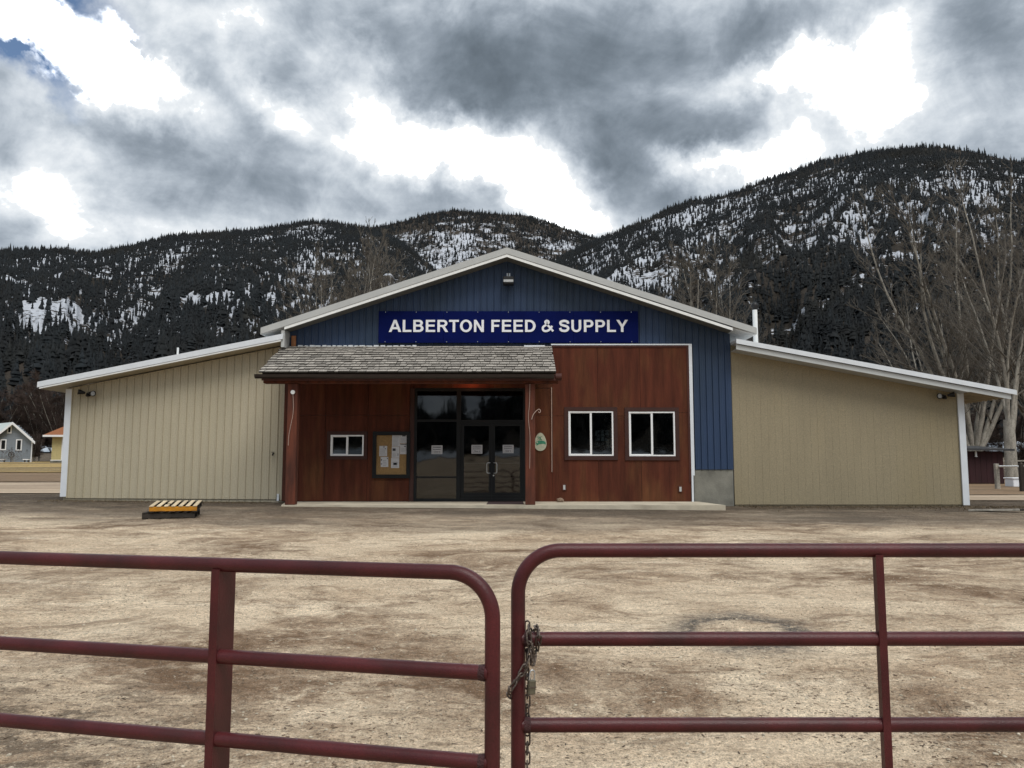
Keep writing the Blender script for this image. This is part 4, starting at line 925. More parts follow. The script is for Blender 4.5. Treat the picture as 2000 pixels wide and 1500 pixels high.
# ------------------------------------------------------------------ notices, board, plaque, cords
def text_mesh(s, size, x, z, y, m, bold=.0):
    cu = bpy.data.curves.new('t', 'FONT'); cu.body = s; cu.size = size; cu.align_x = 'CENTER'; cu.offset = bold
    o = bpy.data.objects.new('t', cu); COL.objects.link(o); me = bpy.data.meshes.new_from_object(o.evaluated_get(bpy.context.evaluated_depsgraph_get())); bpy.data.objects.remove(o); bpy.data.curves.remove(cu)
    me.transform(Matrix.Translation((x, y, z)) @ Matrix.Rotation(math.radians(90), 4, 'X')); me.materials.clear(); me.materials.append(m); me.name = 'lettering'; return me
def notice(px0, px1, py0, py1, label, y):
    a = at(px0, py0, y); b = at(px1, py1, y)
    t = tag(obj('closed_notice', MB().box(a.x, b.x, y, y + .002, b.z, a.z), M['paper']), label, 'paper notice', 'paper notices taped inside the entrance glass')
    w, h = b.x - a.x, a.z - b.z; mb = MB(); yy = y - .002; q = .012
    frame_box(mb, a.x + w * .10, b.x - w * .10, b.z + h * .10, a.z - h * .10, .008, yy, y - .0005); obj('border', mb, M['ink'], t)
    mb = MB()
    for row, n in ((.76, 3), (.54, 2)):
        x = a.x + w * .15
        for k in range(n * 3):
            ww = w * .7 / (n * 3) * .78; mb.box(x, x + ww, yy, y - .0005, b.z + h * (row - .05), b.z + h * (row + .05)); x += w * .7 / (n * 3)
    obj('print', mb, M['ink'], t)
    me = text_mesh('Closed', h * .26, 0, 0, 0, M['ink'], .002); me.transform(Matrix.Translation(((a.x + b.x) / 2, yy, b.z + h * .20))); place('lettering', me, t)
GY = RY + .017
notice(843, 864, 870, 887, 'white closed notice on the tall side pane left of the doors', RY + .035)
notice(921, 942, 869, 886, 'white closed notice on the left entrance door', GY)
notice(982, 1003, 869, 885, 'white closed notice on the right entrance door', GY)
bb = thing('bulletin_board', 'dark framed cork bulletin board on the red porch wall', 'notice board', (-3.45, RY, 1.25))
a, b = at(729, 843, RY), at(801, 934, RY)
mb = MB(); frame_box(mb, a.x, b.x, b.z, a.z, .105, RY - .07, RY - .002); obj('frame', mb, M['bronze'], bb)
obj('cork_panel', MB().box(a.x + .105, b.x - .105, RY - .02, RY - .004, b.z + .105, a.z - .105), M['cork'], bb)
def flyer(px0, px1, py0, py1, label, blocks, skew=0, lift=0):
    y = RY - .022 - lift; a = at(px0, py0, y); b = at(px1, py1, y); w, h = b.x - a.x, a.z - b.z
    mb = MB(); s = skew * h
    mb.hexa([(a.x + s, y - .002, b.z), (b.x + s, y - .002, b.z), (b.x + s, y, b.z), (a.x + s, y, b.z), (a.x, y - .002, a.z), (b.x, y - .002, a.z), (b.x, y, a.z), (a.x, y, a.z)])
    t = tag(obj('flyer', mb, M['paper']), label, 'flyer', 'flyers pinned on the bulletin board')
    m1 = MB(); m2 = MB()
    for (u0, u1, v0, v1, dark) in blocks: (m1 if dark else m2).box(a.x + w * u0, a.x + w * u1, y - .004, y - .0022, b.z + h * v0, b.z + h * v1)
    if m1.f: obj('print', m1, M['ink'], t)
    if m2.f: obj('print', m2, M['greyink'], t)
lines = lambda lo, hi, n, u0=.1, u1=.9: [(u0, u1 - rnd.random() * .25 * (u1 - u0), lo + (hi - lo) * k / n, lo + (hi - lo) * (k + .45) / n, False) for k in range(n)]
flyer(741, 756, 871, 891, 'small white flyer with grey lines, upper left on the cork board', lines(.08, .8, 6) + [(.45, .7, .86, .94, True), (.7, .82, .68, .78, True)])
flyer(743.5, 758, 892.5, 912, 'white flyer with dark corner marks, lowest left on the cork board', [(.82, .95, .8, .92, True), (.05, .2, .25, .35, True), (.05, .16, .62, .8, True)] + lines(.1, .75, 4, .3, .85), .02)
flyer(766, 781, 849, 872, 'grey printed sheet at the top centre of the cork board', lines(.05, .95, 8))
flyer(765.3, 780, 872.5, 894, 'white sheet with a black photo block, centre column of the cork board', [(.1, .5, .62, .85, True), (.7, .9, .15, .4, False)] + lines(.1, .5, 4, .1, .6), 0, .002)
flyer(764, 779.5, 894.5, 914, 'white sheet with a dark picture, bottom of the centre column on cork', [(.2, .82, .25, .62, False), (.3, .7, .32, .5, True)] + lines(.08, .2, 2), 0, .001)
flyer(781.7, 794.5, 849.5, 866, 'grey sheet in the top right corner of the cork board', [(.3, .8, .82, .95, True)] + lines(.1, .75, 6))
flyer(781.3, 794.3, 867, 887, 'white sheet with a dark heading below the top right sheet', [(.05, .95, .92, .98, True), (.6, .85, .72, .8, True)] + lines(.25, .65, 5))

# egg-shaped plaque with a green fish
c = at(1055.5, 863, RY - .01); R1 = .17; H1 = .26
pl = thing('fish_plaque', 'egg shaped pale plaque with a green fish beside the right porch post', 'plaque', (c.x, RY, c.z))
egg = [(c.x + R1 * math.sin(t) * (1 - .22 * math.cos(t)) , c.z + H1 * math.cos(t)) for t in [2 * math.pi * k / 36 for k in range(36)]]
obj('plaque_board', MB().poly(egg[::-1], RY - .03, RY - .003), M['signbeige'], pl)
k_ = .02
fish = [(-.145, -.03), (-.11, .02), (-.05, .035), (.04, .035), (.11, .02), (.15, -.02), (.15, -.075), (.10, -.055), (.0, -.06), (-.05, -.075), (-.09, -.10), (-.12, -.105), (-.10, -.075), (-.14, -.07), (-.12, -.05)]
obj('fish', MB().poly([(c.x + x, c.z + z) for x, z in fish][::-1], RY - .036, RY - .0305), M['green'], pl)
mb = MB(); mb.tube([(c.x - .095, RY - .0365, c.z - .012), (c.x - .095, RY - .039, c.z - .012)], .026, 12); obj('fish_eye', mb, M['signbeige'], pl)
mb = MB(); mb.tube([(c.x - .095, RY - .0395, c.z - .012), (c.x - .095, RY - .041, c.z - .012)], .010, 8); obj('pupil', mb, M['green'], pl)
mb = MB(); mb.tube([(c.x - .09, RY - .034, c.z + .13), (c.x - .04, RY - .034, c.z + .15), (c.x, RY - .034, c.z + .12), (c.x + .03, RY - .034, c.z + .16)], .007, 6); mb.tube([(c.x - .07, RY - .034, c.z + .06), (c.x - .06, RY - .034, c.z + .11), (c.x - .02, RY - .034, c.z + .12), (c.x + .04, RY - .034, c.z + .06)], .008, 6); mb.tube([(c.x - .03, RY - .034, c.z + .05), (c.x - .02, RY - .034, c.z + .085), (c.x + .03, RY - .034, c.z + .05)], .007, 6); obj('weed_figure', mb, M['green'], pl)

PY = 20.955
def cord(pts, y, r=.007): return catmull([at(px, py, y) for px, py in pts], 5), r
mb = MB(); pts, r = cord([(572, 767), (573, 790), (572, 810), (567, 835), (564, 852), (563, 870)], PY); mb.tube(pts, .008, 6)
t = tag(obj('wall_cord', mb, M['wire']), 'pale cord hanging from a round knob on the left porch post', 'cord')
p = at(572, 766, PY); mb = MB(); mb.tube([(p.x, PY + .024, p.z), (p.x, PY - .02, p.z)], .055, 14); obj('knob', mb, M['soffit'], t)
mb = MB(); pts, r = cord([(1035, 750), (1034, 790), (1032, 815), (1035, 850), (1035, 880), (1034.5, 915)], PY); mb.tube(pts, .008, 6); tag(obj('wall_cord', mb, M['wire']), 'long pale cord running down the right porch post', 'cord')
mb = MB(); pts = catmull([at(px, py, PY) for px, py in [(1038.5, 819), (1041, 811), (1046, 804), (1052, 799.5), (1055, 801), (1055.5, 804), (1053.5, 806), (1051.5, 804)]], 5); pts = [Vector((q.x, PY - .01, q.z)) for q in pts]; mb.tube(pts, .011, 7); mb.tube([pts[0], pts[0] + Vector((0, .05, 0))], .011, 7)
tag(obj('scroll_hook', mb, M['wire']), 'curled metal plant hook sticking out of the right porch post', 'hook')
mb = MB(); mb.bbox(at(951, 985, 21.6).x, at(1023, 985, 21.6).x, 21.25, 22.6, .566, .578, .003); tag(obj('door_mat', mb, M['mat']), 'dark rubber mat lying in front of the right entrance door', 'mat')
def rock(name, loc, s, seed, m):
    bm = bmesh.new(); bmesh.ops.create_icosphere(bm, subdivisions=2, radius=1)
    for v in bm.verts: v.co *= 1 + .35 * mnoise.noise(v.co * 1.3 + Vector((seed, 0, 0)))
    me = bpy.data.meshes.new(name); bm.to_mesh(me); bm.free(); me.materials.append(m); return place(name, me, loc=loc, scale=s)
p = at(1094, 976, 22.65); tag(rock('rock', (p.x, 22.65, .615), (.11, .09, .07), 3, M['rock']), 'brown fist sized rock on the slab against the red wall', 'rock')

# ------------------------------------------------------------------ the pallets
def pallet(name, label, x0, y0, w, d, z0, edge, slat_m, rot=0, nsl=7, broken=(), tilt=0):
    t = thing(name, label, 'pallet', (x0, y0, z0), 'pallets stacked in the yard')
    R = Matrix.Translation((x0, y0, z0)) @ Matrix.Rotation(rot, 4, 'Z') @ Matrix.Rotation(tilt, 4, 'X')
    def b(nm, m, *a):
        mb = MB(); mb.bbox(*a, .004); mb.v = [tuple(R @ Vector(v)) for v in mb.v]; obj(nm, mb, m, t)
    for yy in (0, d / 2 - .02, d - .04): b('stringer', edge if yy == 0 else M['darkwood'], 0, w, yy, yy + .04, .02, .115)
    for k in range(nsl):
        xx = k * (w - .085) / (nsl - 1)
        if k in broken:
            b('slat', slat_m, xx, xx + .085, -.01, d * .28, .117, .137); b('slat', slat_m, xx + .005, xx + .085, d * .5, d + .01, .117, .137)
        else: b('slat', slat_m, xx, xx + .085, -.01, d + .01, .117, .137)
    for xx in (0, w / 2 - .05, w - .10): b('base_board', M['darkwood'], xx, xx + .10, 0, d, 0, .018)
    return t
gz = g(-8.2, 17.6)
a = at(277, 1011, 17.3)
pallet('pallet', 'old dark pallet lying on the ground beneath the orange edged pallet', a.x, 17.3, 1.06, .98, gz - .005, M['darkwood'], M['darkwood'], math.radians(15))
a2 = at(289, 998, 17.25)
pallet('pallet', 'pallet with orange front edge and pale slats, on top of a dark one', a2.x, 17.30, .96, .93, gz + .139, M['yellowwood'], M['palewood'], math.radians(15), 7, (2,), math.radians(4.5))
mb = MB(); mb.bar((a2.x - .17, 18.12, gz + .170), (a2.x + .68, 18.34, gz + .170), .06, .06); tag(obj('timber_block', mb, M['darkwood']), 'dark timber wedged under the back of the orange edged pallet', 'timber')

# ------------------------------------------------------------------ the two maroon gates
GR = .0242
def bent(p0, corner, p1, rad, n=10):
    p0, c, p1 = Vector(p0), Vector(corner), Vector(p1); a = (p0 - c).normalized(); b = (p1 - c).normalized()
    s, e = c + a * rad, c + b * rad; out = [p0]
    for i in range(n + 1):
        t = math.pi / 2 * i / n; out.append(c + (a + b) * rad - b * rad * math.cos(t) - a * rad * math.sin(t) if False else c + a * rad * (1 - math.sin(t)) + b * rad * (1 - math.cos(t)))
    return out + [p1]
def gate(label, end, far, rails, bot, braces, bend=.145):
    """end: free end post (x, y); far: hinge end; rails: heights from the top one down."""
    e = Vector((*end, 0)); f_ = Vector((*far, 0)); top = rails[0]
    t = thing('tube_gate', label, 'gate', (e.x, e.y, g(e.x, e.y)), 'maroon tube gates closing the yard')
    P_ = lambda v, z: (v.x, v.y, z)
    path = bent(P_(f_, top), P_(e, top), P_(e, bot + .15), bend, 14); path += bent(P_(e, bot + .16), P_(e, bot), P_(f_, bot), bend, 10)[1:]
    obj('frame', MB().tube(path, GR, 24), M['gate'], t)
    d = (f_ - e).normalized()
    for z in rails[1:]:
        mb = MB(); mb.tube([P_(e + d * .012, z), P_(f_, z)], GR * .98, 24); obj('rail', mb, M['gate'], t)
        mb = MB(); s = e + d * (GR - .004); mb.tube([P_(s, z), P_(s + d * .008, z), P_(s + d * .022, z)], [GR * 1.10, GR * 1.07, GR * .985], 20, caps=False); obj('weld_bead', mb, M['weld'], t)
    for (u, kind) in braces:
        c = e + d * u; nrm = Vector((d.y, -d.x, 0));
        if nrm.y > 0: nrm = -nrm       # towards the camera
        right = Vector((-nrm.y, nrm.x, 0))
        if right.x < 0: right = -right
        z0, z1 = bot, top - GR * .55
        def slab(r0, r1, n0, n1):
            q = [c + right * r0 + nrm * n1, c + right * r1 + nrm * n1, c + right * r1 + nrm * n0, c + right * r0 + nrm * n0]
            return [P_(v, z0) for v in q] + [P_(v, z1) for v in q]
        mb = MB()
        if kind == 'channel':
            mb.hexa(slab(-.034, -.004, .020, .0265)); mb.hexa(slab(-.012, -.004, -.075, .0195)); mb.hexa(slab(-.0345, -.0125, -.0745, -.067))
        else:
            mb.hexa(slab(-.014, .012, .020, .0265)); mb.hexa(slab(.006, .012, -.045, .0195)); mb.hexa(slab(.0125, .036, -.045, -.036))
        obj('brace', mb, M['gate'], t)
    return t
aR = at(1012, 1250, 2.77); topR = at(1400, 1075, 2.77).z; r2 = at(1400, 1248, 2.77).z; r3 = at(1400, 1416, 2.77).z
bR = at(1720, 1250, 2.77).x
gateR = gate('right maroon tube gate with a chain and padlock at its end post', (aR.x, 2.77), (3.7, 2.78), [topR, r2, r3, r3 - .27, r3 - .50], .16, [(bR - aR.x, 'angle'), (3.2, 'angle')])
eL = at(962, 1250, 2.56); fL = at(-420, 1250, 3.22)
dL = (Vector((fL.x, 3.22, 0)) - Vector((eL.x, 2.56, 0)))
def on_left(px):                    # where the view through a pixel column meets the left gate's plane
    d = ray(px, 1250); x, y = d[0], d[1]; ex, ey = eL.x, 2.56
    # (x*k, y*k) = e + s*dL
    den = x * dL.y - y * dL.x; k = (ex * dL.y - ey * dL.x) / den; return Vector((x * k, y * k, 0))
topL = at(870, 1117, on_left(870).y).z; l2 = at(930, 1313, on_left(930).y).z; l3 = at(930, 1488, on_left(930).y).z
bp_ = on_left(434); ub = (bp_ - Vector((eL.x, 2.56, 0))).length
gateL = gate('left maroon tube gate hanging slightly open and leaning into view', (eL.x, 2.56), (fL.x, 3.22), [topL, l2, l3, l3 - .28, l3 - .52], .10, [(ub, 'channel')], .14)

# chain and padlock on the right gate
ch = thing('chain', 'rusty steel chain looped round the right gate and hanging down', 'chain', (aR.x + .04, 2.73, r2))
def link_mesh():
    L_, Wd, wr = .021, .0088, .0030; path = []
    for k in range(25):
        a = 2 * math.pi * k / 24; path.append((Wd * math.cos(a), 0, Wd * math.sin(a) + (L_ - Wd) * (1 if math.sin(a) >= 0 else -1)))
    mb = MB(); n = 7; m = 24; vs = []
    for k in range(m):
        p = Vector(path[k]); t = (Vector(path[(k + 1) % m]) - Vector(path[k - 1])).normalized(); b = Vector((0, 1, 0)); nn = t.cross(b)
        for q in range(n): a = 2 * math.pi * q / n; vs.append(p + nn * wr * math.cos(a) + b * wr * math.sin(a))
    mb.add(vs, [(k * n + q, k * n + (q + 1) % n, ((k + 1) % m) * n + (q + 1) % n, ((k + 1) % m) * n + q) for k in range(m) for q in range(n)], True)
    return mb.mesh('link', M['chain'])
LK = link_mesh()
def strand(pts, start=0, pitch=.0305):
    pts = catmull(pts, 10); cum = [0.]
    for a, b in zip(pts[:-1], pts[1:]): cum.append(cum[-1] + (b - a).length)
    n = int(cum[-1] / pitch)
    for k in range(n + 1):
        s = k * pitch; i = max(j for j in range(len(cum)) if cum[j] <= s + 1e-9); i = min(i, len(pts) - 2)
        t = (s - cum[i]) / max(cum[i + 1] - cum[i], 1e-6); p = pts[i].lerp(pts[i + 1], min(t, 1)); d = (pts[i + 1] - pts[i]).normalized()
        q = Vector((0, 0, 1)).rotation_difference(d) @ Matrix.Rotation(math.radians((start + k) % 2 * 90 + rnd.uniform(-18, 18) + 20), 4, 'Z').to_quaternion()
        place('link', LK, ch, loc=p, rot=q.to_euler())
gy = 2.77
def c_(px, py, y): v = at(px, py, y); return Vector((v.x, y, v.z))
strand([c_(1034, 1234, 2.775), c_(1033, 1228, 2.755), c_(1033, 1240, 2.735), c_(1034.5, 1258, 2.732), c_(1037, 1270, 2.735), c_(1040, 1288, 2.74)])
strand([c_(1050, 1262, 2.76), c_(1052, 1245, 2.735), c_(1050, 1230, 2.745), c_(1046, 1228, 2.80), c_(1044, 1262, 2.80), c_(1042, 1285, 2.76), c_(1038, 1300, 2.75)], 1)
strand([c_(1030, 1225, 2.79), c_(1029, 1262, 2.79), c_(1030, 1300, 2.785), c_(1030, 1360, 2.79), c_(1030, 1440, 2.79), c_(1029.5, 1520, 2.79), c_(1029, 1575, 2.79)])
strand([c_(1036, 1275, 2.742), c_(1030, 1292, 2.737), c_(1020, 1312, 2.732), c_(1008, 1330, 2.732), c_(998, 1345, 2.735), c_(993, 1350, 2.75), c_(996, 1360, 2.77), c_(1006, 1352, 2.80), c_(1018, 1335, 2.805), c_(1030, 1318, 2.80)])
strand([c_(1041, 1268, 2.75), c_(1041, 1285, 2.745), c_(1039, 1302, 2.745)], 1)
lk = thing('padlock', 'dull brass padlock hanging on the gate chain', 'padlock', c_(1038, 1355, 2.74))
p = c_(1038, 1340, 2.742); Rm = Matrix.Translation(p) @ Matrix.Rotation(math.radians(25), 4, 'Z') @ Matrix.Rotation(math.radians(4), 4, 'Y')
mb = MB(); mb.bbox(-.0135, .0135, -.0085, .0085, -.026, .020, .003); mb.v = [tuple(Rm @ Vector(v)) for v in mb.v]; obj('body', mb, M['lock'], lk)
mb = MB(); mb.tube([Rm @ Vector(v) for v in [(-.009, 0, .018), (-.009, 0, .040), (-.0065, 0, .048), (0, 0, .052), (.0065, 0, .048), (.009, 0, .040), (.009, 0, .018)]], .0026, 8); obj('shackle', mb, M['alu'], lk)
mb = MB(); mb.v = []; mb.box(-.0137, .0137, -.0105, -.0087, -.004, .000); mb.v = [tuple(Rm @ Vector(v)) for v in mb.v]; obj('band', mb, M['chain'], lk)

# ------------------------------------------------------------------ houses, shed and fence in the distance
def lap_wall(mb, x0, x1, y, z0, topf, step=.2):
    z = z0
    while True:
        zt = z + step; ok = topf((x0 + x1) / 2) > z
        if not ok: break
        # clip the board to the gable line
        pts = [x for x in np.linspace(x0, x1, 41) if topf(x) > z + .02]
        if len(pts) < 2: break
        a, b = pts[0], pts[-1]; za = min(zt, topf(a)); 
        mb.hexa([(a, y - .03, z), (b, y - .03, z), (b, y + .05, z), (a, y + .05, z), (a, y - .005, zt - .001), (b, y - .005, zt - .001), (b, y + .05, zt - .001), (a, y + .05, zt - .001)]); z = zt
HY = 105.0
k = HY / FPX
hx1 = at(62, 880, HY).x; hpx = at(27, 880, HY).x; hx0 = hpx - (hx1 - hpx) * 1.35
hz0 = at(30, 906, HY).z; heave = at(60, 856, HY).z; hpk = at(27, 827, HY).z
house = thing('grey_house', 'small grey lap sided house with white trimmed gable and pale roof', 'house', (hpx, HY, hz0))
tf = lambda x: hpk - abs(x - hpx) * (hpk - heave) / (hx1 - hpx)
mb = MB(); lap_wall(mb, hx0, hx1, HY, hz0, tf, .24); mb.hexa([(hx0, HY + .06, hz0 - .5), (hx1, HY + .06, hz0 - .5), (hx1 - 11, HY + 9, hz0 - .5), (hx0 - 11, HY + 9, hz0 - .5), (hx0, HY + .06, tf(hx0)), (hx1, HY + .06, tf(hx1)), (hx1 - 11, HY + 9, tf(hx1)), (hx0 - 11, HY + 9, tf(hx0))]); obj('wall', mb, M['greysiding'], house)
ov = .75
for sg, xe in ((-1, hx0 - ov), (1, hx1 + ov)):
    ze = tf(xe); mb = MB(); q = [(hpx, hpk + .05), (xe, ze + .05)]
    mb.hexa([(q[0][0], HY - .6, q[0][1]), (q[1][0], HY - .6, q[1][1]), (q[1][0] - 11.5, HY + 9.5, q[1][1]), (q[0][0] - 11.5, HY + 9.5, q[0][1]), (q[0][0], HY - .6, q[0][1] + .1), (q[1][0], HY - .6, q[1][1] + .1), (q[1][0] - 11.5, HY + 9.5, q[1][1] + .1), (q[0][0] - 11.5, HY + 9.5, q[0][1] + .1)]); obj('roof', mb, M['metalroof'], house)
    mb = MB(); mb.hexa([(q[0][0], HY - .66, q[0][1] - .22), (q[1][0], HY - .66, q[1][1] - .22), (q[1][0], HY - .605, q[1][1] - .22), (q[0][0], HY - .605, q[0][1] - .22), (q[0][0], HY - .66, q[0][1] + .12), (q[1][0], HY - .66, q[1][1] + .12), (q[1][0], HY - .605, q[1][1] + .12), (q[0][0], HY - .605, q[0][1] + .12)]); obj('bargeboard', mb, M['vinyl'], house)
for px, y0, y1, w in ((7, 860, 877, 6.5), (37.5, 860, 878, 6.5), (19, 834.5, 844.5, 4)):
    a = at(px - w / 2, y0, HY); b = at(px + w / 2, y1, HY); mb = MB(); frame_box(mb, a.x - .14, b.x + .14, b.z - .14, a.z + .14, .14, HY - .08, HY - .034); wn = obj('window', mb, M['vinyl'], house)
    obj('pane', MB().box(a.x, b.x, HY - .05, HY - .04, b.z, a.z), M['bronze'], wn)
mb = MB(); mb.box(hx1 - .06, hx1 + .06, HY - .06, HY + .0, hz0, heave); obj('corner_board', mb, M['vinyl'], house)
p = at(22, 888, HY - 1.2); mb = MB(); ring = [(p.x + .36 * math.cos(a), HY - 1.2, p.z + .36 * math.sin(a)) for a in np.linspace(0, 2 * math.pi, 17)]; mb.tube(ring, .05, 6, caps=False)
for a in (0, 1.05, 2.1): mb.tube([(p.x - .36 * math.cos(a), HY - 1.2, p.z - .36 * math.sin(a)), (p.x + .36 * math.cos(a), HY - 1.2, p.z + .36 * math.sin(a))], .03, 5)
mb.tube([(p.x, HY - 1.2, p.z - .36), (p.x, HY - 1.2, hz0 - .3)], .04, 5)
tag(obj('wagon_wheel', mb, M['darkwood']), 'dark spoked wagon wheel in front of the grey house', 'wheel')
def bench(px0, px1, py, label):
    t = thing('low_steps', label, 'steps', (X(px0, HY - 1.5), HY - 1.5, g(X(px0, HY - 1.5), HY - 1.5)), 'low white slatted steps by the house')
    for q in (0, 6): a = at(px0, py + q, HY - 1.5 - q * .05); b = at(px1, py + q, HY - 1.5); obj('board', MB().box(a.x, b.x, HY - 1.9 - q * .06, HY - 1.5 - q * .06, a.z - .09, a.z + .03), M['vinyl'], t)
    a = at(px0 + 1, py + 9, HY - 1.5); b = at(px1 - 1, py, HY - 1.5); mb = MB(); mb.box(a.x, a.x + .1, HY - 1.8, HY - 1.6, a.z - .4, b.z - .1); mb.box(b.x - .1, b.x, HY - 1.8, HY - 1.6, a.z - .4, b.z - .1); obj('support', mb, M['darkwood'], t)
bench(-2, 12, 897, 'low white slatted steps at the left edge by the grey house'); bench(48, 59, 897, 'low white slatted steps below the right corner of the grey house')
YY = 98.0
yx0 = at(101, 880, YY).x; yz0 = at(110, 907, YY).z; yev = at(101, 852, YY).z
yh = thing('yellow_house', 'pale yellow house with rust brown hipped roof behind the cream wing', 'house', (yx0 + 4, YY, yz0))
mb = MB(); lap_wall(mb, yx0, yx0 + 8, YY, yz0 + .5, lambda x: yev, .24); mb.box(yx0, yx0 + 8, YY + .06, YY + 7, yz0 - .4, yev); obj('wall', mb, M['yellowsiding'], yh)
mb = MB(); mb.box(yx0 - .08, yx0 + 8.08, YY - .08, YY + .05, yz0 - .4, yz0 + .45); obj('foundation', mb, M['concrete'], yh)
mb = MB(); mb.box(yx0 - .05, yx0 + 8.05, YY - .1, YY + .04, yz0 + .46, yz0 + .55); mb.box(yx0 + 1.22, yx0 + 1.36, YY - .07, YY + .0, yz0 + .56, yev - .01); obj('trim', mb, M['vinyl'], yh)
o_ = .75; mb = MB(); zt = yev + 3.3; z1 = yev + .12
mb.add([(yx0 - o_, YY - o_, z1), (yx0 + 8 + o_, YY - o_, z1), (yx0 + 8 + o_, YY + 7 + o_, z1), (yx0 - o_, YY + 7 + o_, z1), (yx0 + 3.9, YY + 3.5, zt), (yx0 + 4.1, YY + 3.5, zt)], [(0, 1, 5, 4), (1, 2, 5), (2, 3, 4, 5), (3, 0, 4), (3, 2, 1, 0)]); obj('roof', mb, M['orangeroof'], yh)
mb = MB(); mb.box(yx0 - o_, yx0 + 8 + o_, YY - o_ - .05, YY - o_, yev - .1, yev + .14); obj('fascia', mb, M['vinyl'], yh)

SY = 50.0
s0 = at(1896, 910, SY).x; s1 = at(1960, 910, SY).x; sz_ = g(s1, SY); st = at(1950, 881, SY).z
shed = thing('red_shed', 'small dark maroon shed with a flat dark roof at the right edge', 'shed', (s1 - 2, SY, sz_))
nb = 12; w = (s1 - s0 + 2.2) / nb
for q in range(nb): x = s0 - 2.2 + q * w; obj('board', MB().box(x + .008, x + w - .008, SY, SY + .04, sz_ + .05, st), M['shed'], shed)
mb = MB(); mb.box(s0 - 2.2, s1, SY + .045, SY + 3.2, sz_, st); obj('wall', mb, M['shed'], shed)
mb = MB(); mb.hexa([(s0 - 2.6, SY - .5, st + .05), (s1 + .45, SY - .5, st + .0), (s1 + .45, SY + 3.5, st + .25), (s0 - 2.6, SY + 3.5, st + .3), (s0 - 2.6, SY - .5, st + .2), (s1 + .45, SY - .5, st + .12), (s1 + .45, SY + 3.5, st + .4), (s0 - 2.6, SY + 3.5, st + .45)]); obj('roof', mb, M['shedroof'], shed)
p = at(1906, 886, SY - .1); mb = MB(); mb.tube([(p.x, SY - .1, p.z + .18), (p.x, SY - .1, p.z + .05), (p.x, SY - .1, p.z - .12), (p.x, SY - .1, p.z - .2)], [.03, .06, .06, .09], 10); obj('lantern', mb, M['soffit'], shed)
FYY = 43.0
fence = thing('rail_fence', 'weathered post and rail fence in front of the maroon shed', 'fence', (X(1945, FYY), FYY, g(X(1945, FYY), FYY)))
pts = [at(1946, 910, FYY), at(1994, 910, FYY - 3), at(2060, 910, FYY - 5)]
for q, p in enumerate(pts):
    gz_ = g(p.x, p.y); mb = MB(); mb.bbox(p.x - .10, p.x + .10, p.y - .1, p.y + .1, gz_ - .2, p.z + .12, .02); obj('post', mb, M['bark'] if q != 1 else M['darkwood'], fence)
for a, b in zip(pts[:-1], pts[1:]):
    mb = MB(); mb.tube([(a.x + .11, a.y - .02, a.z - .02), (b.x - .11, b.y + .02, b.z - .02)], .045, 8); obj('rail', mb, M['soffit'], fence)
p = at(1986, 942, 46); mb = MB(); mb.bbox(p.x - .45, p.x + .75, 45.6, 46.4, g(p.x, 46), p.z + .2, .03); wb = tag(obj('white_bin', mb, M['snowy']), 'white storage bin on the ground behind the rail fence', 'bin'); obj('lid', (lambda m_: (m_.bbox(p.x - .5, p.x + .8, 45.55, 46.45, p.z + .202, p.z + .27, .02), m_)[1])(MB()), M['snowy'], wb)
fb = thing('wire_fence', 'far dark rail fence behind the shed at the right edge', 'fence', (36, 60, g(36, 60)))
for x in (33.5, 37, 40.5, 44): mb = MB(); mb.box(x - .08, x + .08, 60, 60.15, g(x, 60) - .1, g(x, 60) + 1.5); obj('post', mb, M['darkwood'], fb)
for z in (.8, 1.35): mb = MB(); mb.box(33.4, 44.2, 59.93, 59.98, g(36, 60) + z, g(36, 60) + z + .1); obj('rail', mb, M['bark'], fb)
for (px, py, w, lab) in ((1940, 985, 1.0, 'short weathered plank lying near the right corner of the building'), (1968, 988, 1.1, 'dark curled plank lying at the far right of the yard')):
    p = at(px, py, 20.5); a = math.radians(rnd.uniform(-25, -8)); gz_ = g(p.x, 20.5); mb = MB()
    mb.bar((p.x - w / 2, 20.5 + .25, gz_ + .03), (p.x + w / 2, 20.5 - .25, gz_ + .07), .16, .04); tag(obj('plank', mb, M['darkwood'] if px > 1950 else M['bark']), lab, 'plank')

